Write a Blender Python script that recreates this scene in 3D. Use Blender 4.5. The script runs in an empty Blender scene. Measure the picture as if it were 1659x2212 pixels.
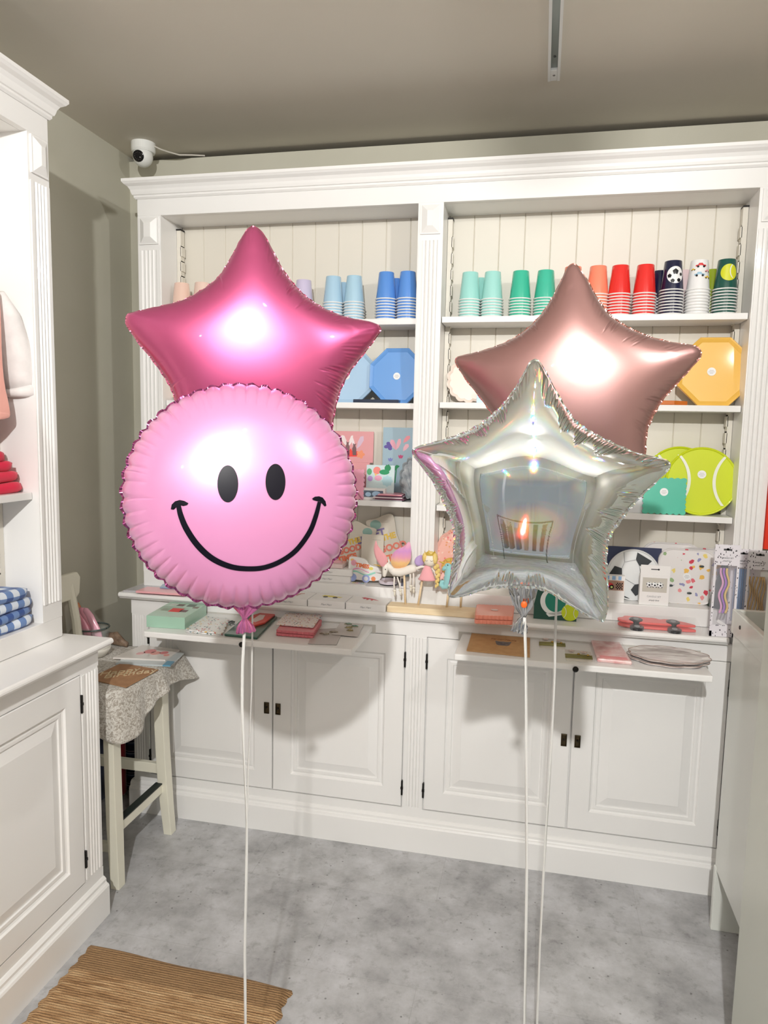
import bpy, math, random
import numpy as np
from mathutils import Vector, Matrix
random.seed(7)
PI = math.pi
col = bpy.context.scene.collection
scene = bpy.context.scene

# ------------------------------------------------------------------ camera
CX, CY, CZ = 1.5013, -2.4645, 1.4779
YAW, PITCH, ROLL, FPX = 0.2129, -0.1129, 0.0211, 1548.83
_c, _s = math.cos(YAW), math.sin(YAW)
F_ = Vector((-_s*math.cos(PITCH), _c*math.cos(PITCH), math.sin(PITCH)))
R_ = Vector((_c, _s, 0)); U_ = R_.cross(F_)
RV = R_*math.cos(ROLL) + U_*math.sin(ROLL)
UV = -R_*math.sin(ROLL) + U_*math.cos(ROLL)
CAM = Vector((CX, CY, CZ))
cd = bpy.data.cameras.new('camera'); cam = bpy.data.objects.new('camera', cd); col.objects.link(cam)
cd.sensor_fit = 'VERTICAL'; cd.sensor_height = 36.0; cd.lens = FPX/2212*36.0
cd.clip_start = 0.02
cam.matrix_world = Matrix(((RV.x, UV.x, -F_.x, CX), (RV.y, UV.y, -F_.y, CY), (RV.z, UV.z, -F_.z, CZ), (0, 0, 0, 1)))
scene.camera = cam
scene.view_settings.view_transform = 'Standard'
scene.view_settings.look = 'None'
scene.view_settings.exposure = 0.08
scene.view_settings.gamma = 1.0

# ------------------------------------------------------------------ world and lamps
w = bpy.data.worlds.new('world'); scene.world = w; w.use_nodes = True
w.node_tree.nodes['Background'].inputs[0].default_value = (0.85, 0.92, 1.0, 1)
w.node_tree.nodes['Background'].inputs[1].default_value = 0.6
def spot(loc, aim, power, size=95, blend=.5, rad=.03, color=(1, .985, .96)):
    l = bpy.data.lights.new('spotlight', 'SPOT'); l.energy = power; l.spot_size = math.radians(size)
    l.spot_blend = blend; l.shadow_soft_size = rad; l.color = color
    o = bpy.data.objects.new('spotlight', l); o.location = loc
    o.rotation_euler = (Vector(aim)-Vector(loc)).to_track_quat('-Z', 'Y').to_euler(); col.objects.link(o)
def area(loc, aim, power, sx, sy, color=(1, 1, 1)):
    l = bpy.data.lights.new('area_light', 'AREA'); l.energy = power; l.shape = 'RECTANGLE'; l.size = sx; l.size_y = sy; l.color = color
    o = bpy.data.objects.new('area_light', l); o.location = loc
    o.rotation_euler = (Vector(aim)-Vector(loc)).to_track_quat('-Z', 'Y').to_euler(); col.objects.link(o)
KEY = (1.5, -3.4, 2.45)
def globe(loc, power, rad=.07, color=(1, .96, .90)):
    l = bpy.data.lights.new('globe_light', 'POINT'); l.energy = power; l.shadow_soft_size = rad; l.color = color
    o = bpy.data.objects.new('globe_light', l); o.location = loc; col.objects.link(o)
SIDE = (2.62, -1.95, 2.46)
spot(KEY, (1.25, 0, 1.0), 245, 100, .5, .03)
spot(SIDE, (.0, .2, 1.9), 55, 80, .7, .03)
spot((1.5, -2.75, 2.45), (1.9, -.3, 1.2), 6, 110, .6, .02)
spot((1.5, -2.25, 2.45), (.4, -1.0, .6), 6, 110, .6, .02)
spot((.6, -3.9, 2.45), (1.2, 0, 1.2), 8, 110, .6, .02)
# added fill: spots bounced off unseen walls, two made-up uplights for the ceiling
spot((1.0, -3.9, 2.3), (.4, -4.8, 1.0), 60, 120, .6, .05)
spot((2.2, -3.9, 2.3), (3.1, -4.2, 1.0), 70, 120, .6, .05)
spot((2.2, -2.9, 2.3), (3.1, -2.9, .9), 60, 120, .6, .05)
spot((.55, -4.2, 1.62), (.60, -3.9, 3), 88, 150, .6, .08)
spot((2.55, -3.9, 1.62), (2.4, -3.6, 3), 98, 150, .6, .08)
area((1.4, -4.70, 1.3), (1.3, 0, 1.5), 5, 2.4, 2.0, (.93, .97, 1.0))  # frontal fill added inside the unseen shop window

# ------------------------------------------------------------------ helpers
def at(u, v, x=None, y=None, z=None):
    d = F_ + RV*((u-829.5)/FPX) - UV*((v-1106)/FPX)
    if x is not None: t = (x-CX)/d.x
    elif y is not None: t = (y-CY)/d.y
    else: t = (z-CZ)/d.z
    return CAM + d*t
def lin(c):
    return tuple(((v/255/12.92) if v/255 <= .04045 else ((v/255+.055)/1.055)**2.4) for v in c)
MATS = {}
def P(name, c, rough=.5, metal=0., coat=0., emis=0, trans=0, alpha=1, sheen=0, ior=None):
    if name in MATS: return MATS[name]
    m = bpy.data.materials.new(name); m.use_nodes = True
    b = m.node_tree.nodes['Principled BSDF']
    b.inputs['Base Color'].default_value = (*lin(c), 1); b.inputs['Roughness'].default_value = rough
    b.inputs['Metallic'].default_value = metal; b.inputs['Coat Weight'].default_value = coat
    b.inputs['Coat Roughness'].default_value = .08
    b.inputs['Transmission Weight'].default_value = trans; b.inputs['Alpha'].default_value = alpha
    b.inputs['Sheen Weight'].default_value = sheen
    if ior: b.inputs['IOR'].default_value = ior
    if emis:
        b.inputs['Emission Color'].default_value = (*lin(c), 1); b.inputs['Emission Strength'].default_value = emis
    MATS[name] = m; return m
class NT:
    def __init__(s, m): s.t = m.node_tree; s.b = s.t.nodes['Principled BSDF']
    def n(s, typ, **kw):
        o = s.t.nodes.new(typ)
        for k, v in kw.items():
            if k in ('operation', 'blend_type', 'data_type', 'feature', 'wave_type', 'noise_dimensions', 'bands_direction'): setattr(o, k, v)
            else: o.inputs[k.replace('_', ' ')].default_value = v
        return o
    def l(s, a, b): s.t.links.new(a, b)
    def ramp(s, src, stops, interp='LINEAR'):
        r = s.t.nodes.new('ShaderNodeValToRGB'); r.color_ramp.interpolation = interp
        e = r.color_ramp.elements
        while len(e) < len(stops): e.new(.5)
        for i, (p, c) in enumerate(stops): e[i].position = p; e[i].color = (*lin(c), 1)
        s.l(src, r.inputs[0]); return r.outputs[0]
    def obj(s, scale=(1, 1, 1)):
        tc = s.t.nodes.new('ShaderNodeTexCoord'); mp = s.t.nodes.new('ShaderNodeMapping'); mp.inputs['Scale'].default_value = scale
        s.l(tc.outputs['Object'], mp.inputs[0]); return mp.outputs[0]
    def bump(s, h, strength=.2, dist=.001):
        b = s.n('ShaderNodeBump', Strength=strength, Distance=dist); s.l(h, b.inputs['Height']); s.l(b.outputs[0], s.b.inputs['Normal'])
def noisy(name, c1, c2, scale=8, rough=.5, bump=0, metal=0, detail=6, stretch=(1, 1, 1), coat=0):
    if name in MATS: return MATS[name]
    m = P(name, c1, rough, metal, coat); t = NT(m)
    nz = t.n('ShaderNodeTexNoise', Scale=scale, Detail=detail); t.l(t.obj(stretch), nz.inputs['Vector'])
    t.l(t.ramp(nz.outputs[0], [(.35, c1), (.65, c2)]), t.b.inputs['Base Color'])
    if bump: t.bump(nz.outputs[0], bump)
    return m
def blobs(name, base, cols, scale=60, thr=.32, rough=.4, coat=.3, stretch=(1, 1, 1)):
    """printed pattern of scattered coloured blobs"""
    if name in MATS: return MATS[name]
    m = P(name, base, rough, 0, coat); t = NT(m)
    v = t.t.nodes.new('ShaderNodeTexVoronoi'); v.inputs['Scale'].default_value = scale
    nz = t.n('ShaderNodeTexNoise', Scale=scale*1.5)
    o = t.obj(stretch); t.l(o, nz.inputs['Vector'])
    mx = t.n('ShaderNodeMix', data_type='VECTOR'); mx.inputs[0].default_value = .012*60/scale
    t.l(o, mx.inputs[4]); t.l(nz.outputs['Color'], mx.inputs[5]); t.l(mx.outputs[1], v.inputs['Vector'])
    sp = t.t.nodes.new('ShaderNodeSeparateColor'); t.l(v.outputs['Color'], sp.inputs[0])
    n = len(cols)
    cc = t.ramp(sp.outputs[0], [(i/n, c) for i, c in enumerate(cols)], 'CONSTANT')
    lt = t.n('ShaderNodeMath', operation='LESS_THAN'); lt.inputs[1].default_value = thr; t.l(v.outputs['Distance'], lt.inputs[0])
    mc = t.n('ShaderNodeMix', data_type='RGBA'); mc.inputs[6].default_value = (*lin(base), 1)
    t.l(lt.outputs[0], mc.inputs[0]); t.l(cc, mc.inputs[7]); t.l(mc.outputs[2], t.b.inputs['Base Color'])
    return m

class MB:
    def __init__(s): s.v = []; s.f = []; s.m = []; s.mi = 0
    def add(s, vs, fs):
        b = len(s.v); s.v += [tuple(p) for p in vs]
        for f in fs: s.f.append(tuple(b+i for i in f)); s.m.append(s.mi)
        return s
    def box(s, x0, x1, y0, y1, z0, z1):
        return s.add([(x0, y0, z0), (x1, y0, z0), (x1, y1, z0), (x0, y1, z0), (x0, y0, z1), (x1, y0, z1), (x1, y1, z1), (x0, y1, z1)],
                     [(0, 3, 2, 1), (4, 5, 6, 7), (0, 1, 5, 4), (1, 2, 6, 5), (2, 3, 7, 6), (3, 0, 4, 7)])
    def prism(s, pts, a0, a1, axis='x'):
        """extrude a 2-D polygon along an axis: x -> (y,z) points, y -> (x,z), z -> (x,y)"""
        n = len(pts)
        def mk(p, a): return {'x': (a, p[0], p[1]), 'y': (p[0], a, p[1]), 'z': (p[0], p[1], a)}[axis]
        return s.add([mk(p, a0) for p in pts]+[mk(p, a1) for p in pts],
                     [tuple(range(n))[::-1], tuple(range(n, 2*n))] + [(i, (i+1) % n, n+(i+1) % n, n+i) for i in range(n)])
    def lathe(s, prof, c=(0, 0, 0), seg=32, axis='z', sx=1, sy=1):
        vs = []
        for r, z in prof:
            for k in range(seg):
                a = 2*PI*k/seg; p = (r*math.cos(a)*sx, r*math.sin(a)*sy, z)
                if axis == 'y': p = (p[0], z, p[1])
                if axis == 'x': p = (z, p[0], p[1])
                vs.append((p[0]+c[0], p[1]+c[1], p[2]+c[2]))
        n = len(prof); fs = []
        for i in range(n-1):
            for k in range(seg):
                fs.append((i*seg+k, i*seg+(k+1) % seg, (i+1)*seg+(k+1) % seg, (i+1)*seg+k))
        fs.append(tuple(range(seg))[::-1]); fs.append(tuple((n-1)*seg+k for k in range(seg)))
        return s.add(vs, fs)
    def ball(s, c, r, seg=20):
        if not hasattr(r, '__len__'): r = (r, r, r)
        n = seg//2; vs = []; fs = []
        for i in range(1, n):
            for k in range(seg):
                a = PI*i/n; b = 2*PI*k/seg
                vs.append((c[0]+r[0]*math.sin(a)*math.cos(b), c[1]+r[1]*math.sin(a)*math.sin(b), c[2]+r[2]*math.cos(a)))
        for i in range(n-2):
            for k in range(seg): fs.append((i*seg+k, (i+1)*seg+k, (i+1)*seg+(k+1) % seg, i*seg+(k+1) % seg))
        vs += [(c[0], c[1], c[2]+r[2]), (c[0], c[1], c[2]-r[2])]; t = len(vs)
        for k in range(seg):
            fs.append((t-2, k, (k+1) % seg)); fs.append((t-1, (n-2)*seg+(k+1) % seg, (n-2)*seg+k))
        return s.add(vs, fs)
    def tube(s, path, rad, seg=12, flat=1.0):
        path = [Vector(p) for p in path]
        if not hasattr(rad, '__len__'): rad = [rad]*len(path)
        vs = []; fs = []; n = len(path); up = None
        for i, p in enumerate(path):
            t = (path[min(i+1, n-1)]-path[max(i-1, 0)]).normalized()
            if up is None: up = Vector((0, 1, 0)) if abs(t.y) < .9 else Vector((1, 0, 0))
            a = t.cross(up).normalized(); b = a.cross(t).normalized(); up = b
            for k in range(seg):
                q = 2*PI*k/seg; vs.append(p + a*math.cos(q)*rad[i] + b*math.sin(q)*rad[i]*flat)
        for i in range(n-1):
            for k in range(seg): fs.append((i*seg+k, i*seg+(k+1) % seg, (i+1)*seg+(k+1) % seg, (i+1)*seg+k))
        fs.append(tuple(range(seg))[::-1]); fs.append(tuple((n-1)*seg+k for k in range(seg)))
        return s.add(vs, fs)
    def rings(s, x0, x1, z0, z1, y, steps):
        """nested rectangles (inset, outward depth): a framed, moulded panel facing -y"""
        vs = []; fs = []
        for ins, d in steps:
            vs += [(x0+ins, y-d, z0+ins), (x1-ins, y-d, z0+ins), (x1-ins, y-d, z1-ins), (x0+ins, y-d, z1-ins)]
        n = len(steps)
        for i in range(n-1):
            for k in range(4): fs.append((i*4+k, i*4+(k+1) % 4, (i+1)*4+(k+1) % 4, (i+1)*4+k))
        fs.append(tuple((n-1)*4+k for k in range(4)))
        return s.add(vs, fs)
    def leaf(s, pts, y0, y1, n=3):
        """puffed-up outline (x,z) between y0 and y1, rounded towards the rim"""
        cx = sum(p[0] for p in pts)/len(pts); cz = sum(p[1] for p in pts)/len(pts); ym = (y0+y1)/2; h = (y1-y0)/2
        m = len(pts); vs = []; fs = []
        for sg in (-1, 1):
            for i in range(5):
                k = 1-i/5.0
                for p in pts: vs.append((cx+(p[0]-cx)*k, ym+sg*h*math.sqrt(max(0, 1-k**4)), cz+(p[1]-cz)*k))
            vs.append((cx, ym+sg*h, cz))
        off = 5*m+1
        for q in (0, 1):
            o = q*off
            for i in range(4):
                for j in range(m):
                    f = (o+i*m+j, o+i*m+(j+1) % m, o+(i+1)*m+(j+1) % m, o+(i+1)*m+j); fs.append(f if q else f[::-1])
            for j in range(m):
                f = (o+4*m+j, o+4*m+(j+1) % m, o+5*m); fs.append(f if q else f[::-1])
        return s.add(vs, fs)
def link(name, mb, mats, parent=None, smooth=False, bevel=0, shift=None, seg=2):
    """one mesh object; shift = parent's location when mb is in world coordinates"""
    me = bpy.data.meshes.new(name)
    v = mb.v
    if shift is not None: v = [(p[0]-shift[0], p[1]-shift[1], p[2]-shift[2]) for p in v]
    me.from_pydata(v, [], mb.f)
    if not isinstance(mats, (list, tuple)): mats = [mats]
    for m in mats: me.materials.append(m)
    me.polygons.foreach_set('material_index', mb.m)
    if smooth: me.polygons.foreach_set('use_smooth', [True]*len(mb.f))
    import bmesh
    b = bmesh.new(); b.from_mesh(me); bmesh.ops.recalc_face_normals(b, faces=b.faces); b.to_mesh(me); b.free()
    o = bpy.data.objects.new(name, me); col.objects.link(o)
    if parent: o.parent = parent
    if bevel:
        md = o.modifiers.new('bevel', 'BEVEL'); md.width = bevel; md.segments = seg; md.limit_method = 'ANGLE'; md.angle_limit = math.radians(40)
    return o
def tag(o, label, cat, group=None):
    o['label'] = label; o['category'] = cat
    if group: o['group'] = group
    return o
def thing(name, label, cat, loc=(0, 0, 0), rot=(0, 0, 0), group=None):
    o = bpy.data.objects.new(name, None); o.empty_display_size = .05; col.objects.link(o); o.location = loc; o.rotation_euler = rot
    return tag(o, label, cat, group)
def struct(name, mb, m, **k):
    o = link(name, mb, m, **k); o['kind'] = 'structure'; return o
def text(name, body, size, loc, rot, m, parent, align='CENTER', label=None, ext=.0003, shear=0, bold=0):
    c = bpy.data.curves.new(name, 'FONT'); c.body = body; c.size = size; c.align_x = align; c.extrude = ext; c.shear = shear; c.offset = bold
    q = bpy.data.objects.new(name, c); col.objects.link(q)
    me = bpy.data.meshes.new_from_object(q); bpy.data.objects.remove(q); me.name = name
    if not me.materials: me.materials.append(m)
    o = bpy.data.objects.new(name, me); o.location = loc; o.rotation_euler = rot; o.parent = parent; col.objects.link(o)
    return o
def circ(r, n=40, cx=0, cz=0, sx=1, sz=1): return [(cx+r*sx*math.cos(2*PI*k/n), cz+r*sz*math.sin(2*PI*k/n)) for k in range(n)]

# ------------------------------------------------------------------ materials
def paint(name, c, rough=.32, coat=.15):
    m = P(name, c, rough, 0, coat); t = NT(m)
    nz = t.n('ShaderNodeTexNoise', Scale=55, Detail=3); t.l(t.obj(), nz.inputs['Vector']); t.bump(nz.outputs[0], .06, .001)
    return m
WHITE = paint('white_cabinet_paint', (240, 239, 237))
WHITE2 = paint('counter_laminate', (224, 226, 220), .3)
PANELW = paint('beadboard_paint', (224, 219, 207), .45, 0)
WALLM = noisy('wall_paint', (193, 190, 174), (198, 195, 180), 3, .85, .03)
CEILM = noisy('ceiling_paint', (222, 216, 204), (226, 220, 208), 2, .9)
CREAM = paint('cream_stool_paint', (232, 229, 212), .4)
DARK = P('dark_metal', (38, 36, 34), .4, .7)
BRONZE = P('bronze_metal', (72, 62, 44), .4, .8)
BLACK = P('black', (8, 6, 20), .4, 0, 0, ior=1.3)
STICK = P('white_sticker', (240, 240, 240), .5)
INK = P('grey_ink', (170, 170, 172), .6)
PAPER = P('white_box_card', (242, 240, 238), .5)
GOLD = P('gold_card', (214, 176, 60), .35, .4)
WOOD = noisy('pale_wood', (232, 206, 165), (240, 218, 182), 14, .55, .05, stretch=(1, 1, 12))
WOODH = noisy('pale_wood_board', (234, 210, 170), (242, 222, 186), 14, .55, .05, stretch=(1, 12, 12))
KRAFT = noisy('kraft_card', (190, 146, 98), (200, 157, 108), 40, .7)
def clear(name, tint=(255, 255, 255), a=.12):
    m = P(name, tint, .05, 0, 0, alpha=a); return m
def floor_mat():
    m = P('concrete_vinyl_floor', (165, 165, 165), .42); t = NT(m); o = t.obj()
    a = t.n('ShaderNodeTexNoise', Scale=5.5, Detail=10); a.inputs['Roughness'].default_value = .68; t.l(o, a.inputs['Vector'])
    base = t.ramp(a.outputs[0], [(.30, (146, 145, 146)), (.5, (182, 182, 183)), (.70, (208, 208, 211))])
    b = t.n('ShaderNodeTexNoise', Scale=26, Detail=6); b.inputs['Roughness'].default_value = .7; t.l(o, b.inputs['Vector'])
    g = t.ramp(b.outputs[0], [(.33, (176, 173, 170)), (.46, (255, 255, 255))])
    mu = t.n('ShaderNodeMix', data_type='RGBA', blend_type='MULTIPLY'); mu.inputs[0].default_value = .45; t.l(base, mu.inputs[6]); t.l(g, mu.inputs[7])
    v = t.t.nodes.new('ShaderNodeTexVoronoi'); v.inputs['Scale'].default_value = 26; t.l(o, v.inputs['Vector'])
    s = t.ramp(v.outputs['Distance'], [(.04, (116, 112, 108)), (.10, (255, 255, 255))])
    mu2 = t.n('ShaderNodeMix', data_type='RGBA', blend_type='MULTIPLY'); mu2.inputs[0].default_value = .7; t.l(mu.outputs[2], mu2.inputs[6]); t.l(s, mu2.inputs[7])
    br = t.t.nodes.new('ShaderNodeTexBrick'); br.inputs['Scale'].default_value = 1; br.inputs['Brick Width'].default_value = .62; br.inputs['Row Height'].default_value = .36
    br.inputs['Mortar Size'].default_value = .0012; br.inputs['Color1'].default_value = (1, 1, 1, 1); br.inputs['Color2'].default_value = (.95, .95, .96, 1); br.inputs['Mortar'].default_value = (.86, .86, .86, 1)
    t.l(o, br.inputs['Vector'])
    mu3 = t.n('ShaderNodeMix', data_type='RGBA', blend_type='MULTIPLY'); mu3.inputs[0].default_value = 1; t.l(mu2.outputs[2], mu3.inputs[6]); t.l(br.outputs['Color'], mu3.inputs[7])
    t.l(mu3.outputs[2], t.b.inputs['Base Color']); t.bump(b.outputs[0], .08, .001)
    return m

# ------------------------------------------------------------------ room
XW, YW, ZC = -.2, .32, 2.57
XR, YF = 3.1, -4.8
struct('floor', MB().box(XW-.1, XR+.1, YF-.1, YW+.1, -.05, 0), floor_mat())
struct('ceiling', MB().box(XW-.1, XR+.1, YF-.1, YW+.1, ZC, ZC+.05), CEILM)
struct('wall_left', MB().box(XW-.1, XW, YF-.1, YW+.1, 0, ZC), WALLM)
SHOPW = noisy('shop_wall_paint', (146, 139, 128), (152, 146, 134), 3, .85)
struct('wall_right', MB().box(XR, XR+.1, YF-.1, YW+.1, 0, ZC), SHOPW)
# back wall stops just below the ceiling: gap shade painted on a dark backing
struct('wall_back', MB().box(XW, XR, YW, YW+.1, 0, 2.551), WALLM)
struct('wall_recess', MB().box(XW-.1, XR+.1, YW+.1, YW+.15, 0, ZC), P('gap_shade', (40, 38, 34), .9))
# shop front behind the camera with a wide window
mb = MB().box(XW-.1, .15, YF-.1, YF, 0, ZC).box(2.65, XR+.1, YF-.1, YF, 0, ZC).box(.15, 2.65, YF-.1, YF, 0, .3).box(.15, 2.65, YF-.1, YF, 2.3, ZC)
struct('wall_front', mb, SHOPW)
mb = MB()
for x in (.15, .97, 1.79, 2.6): mb.box(x, x+.05, YF-.07, YF-.02, .3, 2.3)
mb.box(.15, 2.65, YF-.07, YF-.02, .3, .35).box(.15, 2.65, YF-.07, YF-.02, 2.25, 2.3)
struct('window_1', mb, P('dark_window_frame', (60, 60, 62), .4))
struct('wall_outside', MB().box(-2, 5, YF-1.6, YF-1.5, 0, 3), P('street_wall', (70, 68, 66), .9))

# ------------------------------------------------------------------ cabinets (local: x along width, front plane y=0, +y = depth)
def fluted(mb, x0, x1, z0, z1, y, proud=.004, n=4, m=.012):
    """a pilaster face with n vertical rounded flutes"""
    wd = (x1-x0-2*m)/n
    pts = [(x0, y+.02), (x0, y-proud), (x0+m, y-proud)]
    for i in range(n):
        a = x0+m+i*wd
        for k in range(1, 6):
            q = k/6.0; pts.append((a+wd*(.14+.72*q), y-proud+.0065*math.sin(PI*q)))
        pts.append((a+wd, y-proud))
    pts += [(x1, y-proud), (x1, y+.02)]
    mb.prism(pts, z0, z1, 'z')
ZT, ZF, ZCT = 2.236, 2.2964, 2.358
def hutch(root, x0, x1, bays, shelves, inner=0):
    d = .18; mb = MB()
    edges = [x0] + [e for b in bays for e in b] + [x1]
    for i in range(0, len(edges), 2):
        a, b = edges[i], edges[i+1]
        if b-a < .02: continue
        fm = MB(); fm.box(a, b, 0, .02, .92, ZF)
        cx0, cx1 = a, b
        fluted(fm, cx0+.004, cx1-.004, .97, 2.115, 0)
        p = link('pilaster', fm, WHITE, root)
        k = MB(); q = .009; z0, z1 = 2.135, 2.232
        k.rings(cx0+q, cx1-q, z0, z1, 0, [(0, 0), (.0, .006), (.004, .006), (.024, .017)]); link('corner_block', k, WHITE, p)
    # dividers and sides
    for i in range(0, len(edges), 2):
        a, b = edges[i], edges[i+1]
        if i == 0: s = (a, b)
        elif i == len(edges)-2: s = (a, b)
        else: s = (a+inner, b)
        link('side_panel', MB().box(s[0]+.001, s[1]-.001, .02, d, .86, ZF), WHITE, root)
    link('top_rail', MB().box(x0, x1, -.001, .02, ZT, ZF+.004), WHITE, root, bevel=.0015)
    link('top_board', MB().box(x0, x1, .02, d, ZT, ZT+.02), WHITE, root)
    link('bottom_board', MB().box(x0, x1, 0, d, .861, .92), WHITE, root, bevel=.002)
    # cornice
    pr = [(.06, ZF-.002), (-.004, ZF-.002), (-.009, ZF+.004), (-.009, ZF+.010), (-.013, ZF+.012), (-.016, ZF+.020), (-.018, ZF+.028), (-.024, ZF+.038), (-.034, ZF+.045), (-.038, ZF+.050), (-.040, ZF+.052), (-.040, ZCT), (.06, ZCT)]
    cm = MB(); xs = (x0, x1); n = len(pr)
    vs = []
    for sgn, x in ((-1, x0), (1, x1)):
        for (y, z) in pr: vs.append((x+sgn*max(0, -y), y, z))
    cm.add(vs, [tuple(range(n)), tuple(range(2*n-1, n-1, -1))] + [(i, i+n, (i+1) % n+n, (i+1) % n) for i in range(n)])
    # returns along both ends
    for sgn, x in ((-1, x0), (1, x1)):
        rv = []
        for y0 in (None, d):
            for (y, z) in pr[1:-1]:
                o = max(0, -y); rv.append((x+sgn*o, -o if y0 is None else d, z))
        m_ = len(pr)-2
        cm.add(rv, [(i, i+1, i+1+m_, i+m_) for i in range(m_-1)])
    cm.box(x0, x1, 0, d, ZF, ZCT)
    link('cornice', cm, WHITE, root)
    for bi, ((a, b), sh) in enumerate(zip(bays, shelves)):
        b = b+inner*(bi < len(bays)-1)
        # beadboard: narrow V grooves
        g = []; n = max(2, round((b-a)/.086)); st = (b-a)/n
        g.append((a-.002, .18))
        for i in range(n):
            g += [(a+i*st+.0022, .160), (a+(i+1)*st-.0022, .160), (a+(i+1)*st, .1635)]
        g[-1] = (b+.002, .16); g.append((b+.002, .18))
        link('back_panel', MB().prism(g, .9, ZT+.005, 'z'), PANELW, root)
        for side in (0, 1):  # notched shelf strips
            s = MB(); xa = a if side == 0 else b-.016
            s.box(xa, xa+.016, .118, .146, .93, ZT-.022)
            zz = 1.0
            while zz < ZT-.06:
                s.box(xa, xa+.016, .1175, .1465, zz, zz+.004); zz += .055
            for zz in [1.02+.055*k for k in range(21)]:
                s.box(xa + (.014 if side == 0 else -.004), xa+(.020 if side == 0 else .002), .118, .146, zz, zz+.034)
            link('shelf_strip', s, PANELW, root)
            link('strip_cap', MB().box(xa-.001, xa+.018, .114, .147, ZT-.022, ZT-.017), DARK, root)
        for zt in sh:
            link('shelf', MB().box(a+.002, b-.002-inner*(bi < len(bays)-1), .02, .158, zt-.02, zt), WHITE, root, bevel=.0015)
DOORR = [(0, 0), (.001, .016), (.003, .018), (.068, .018), (.071, .012), (.076, .010), (.082, .012), (.090, .012), (.092, .008), (.096, .008), (.122, .015), (.125, .016)]
def base(root, x0, x1, pil, doors, front, depth, pull=()):
    """front: y of the door plane (doors stand at this y)"""
    f = front
    body = MB().box(x0+.001, x1-.001, f+.012, depth, .10, .828)
    link('carcass', body, WHITE, root)
    fr = MB(); fr.box(x0, x1, f, f+.012, .778, .832).box(x0, x1, f, f+.012, .08, .151)
    for (a, b) in pil: fr.box(a, b, f, f+.012, .151, .778)
    link('face_frame', fr, WHITE, root)
    for (a, b) in pil:
        q = MB(); fluted(q, a+.002, b-.002, .158, .772, f, .003); link('pilaster', q, WHITE, root)
    pl = MB().prism([(f+.05, 0), (f-.02, 0), (f-.02, .092), (f-.017, .098), (f-.012, .100), (f-.010, .104), (f-.010, .112), (f-.004, .118), (f, .120), (f+.05, .120)], x0-.012, x1, 'x')
    pl.box(x0-.012, x0+.03, f, depth, 0, .1).box(x1-.03, x1, f, depth, 0, .1)
    link('plinth', pl, WHITE, root)
    for (a, b, hinge, hz) in doors:
        dm = MB().rings(a+.0015, b-.0015, .154, .776, f+.016, DOORR)
        d = link('door', dm, WHITE, root)
        hx = b-.022 if hinge == 'L' else a+.022
        h = MB().rings(hx-.0095, hx+.0095, hz-.021, hz+.021, f-.0018, [(0, 0), (0, .0035), (.0025, .0045), (.004, .001)]); link('handle', h, BRONZE, d)
        k = MB(); k.lathe([(.0035, 0), (.0035, .004)], (hx, f-.0065, hz+.002), 14, 'y'); link('keyhole', k, DARK, d)
        ex = a if hinge == 'L' else b
        for z in (.225, .692):
            link('hinge', MB().box(ex-.003, ex+.003, f-.006, f+.006, z-.026, z+.026).box(ex-.0045, ex+.0045, f-.007, f, z-.004, z+.004), DARK, d)

# back unit
H = thing('shelving_hutch', 'white two-bay shelving hutch with fluted pilasters standing on the back counter', 'bookcase', (0, 0, 0))
hutch(H, .0245, 2.205, [(.117, 1.0647), (1.150, 2.117)], [(1.8635, 1.575, 1.2286), (1.868, 1.580, 1.2225)], .035)
B = thing('base_cabinet', 'white four-door base cabinet with two pull-out trays along the back wall', 'cabinet', (0, 0, 0))
FB = -.089
base(B, .0245, 2.118, [(.0265, .0935), (1.076, 1.148)], [(.095, .588, 'L', .465), (.588, 1.074, 'R', .465), (1.150, 1.641, 'L', .465), (1.641, 2.116, 'R', .465)], FB, .30)
# slot faces and pull-out trays
def tray(xa, xb, yf, knobx):
    link('tray_slot', MB().box(xa-.012, xb+.012, FB-.0015, FB+.001, .776, .806), P('slot_shade', (196, 193, 186), .6), B)
    t = link('pull_out_tray', MB().box(xa, xb, yf, FB+.15, .780, .800), WHITE, B, bevel=.004, seg=3)
    k = MB().lathe([(.0, 0), (.006, -.002), (.0085, -.008), (.007, -.014), (.004, -.017), (.004, -.02)], (knobx, yf+.018, .788), 18, 'y')
    k = MB().lathe([(.004, 0), (.004, -.006), (.008, -.009), (.009, -.014), (.006, -.018), (.001, -.019)], (knobx, yf, .789), 18, 'y')
    link('knob', k, DARK, t, smooth=True)
tray(.24, .955, -.368, .594)
tray(1.268, 2.012, -.322, 1.63)
def worktop(x0, x1, y0, y1, over=.0):
    pr = [(y1, .836), (y0+.014, .836), (y0+.010, .838), (y0+.008, .842), (y0+.003, .844), (y0, .848), (y0, .853), (y0+.002, .857), (y0+.006, .860), (y1, .860)]
    m = MB().prism(pr, x0, x1, 'x'); return m
tag(link('worktop', worktop(-.010, 2.098, -.120, .305), WHITE), 'white wooden worktop running under the shelving hutch', 'worktop')

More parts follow.
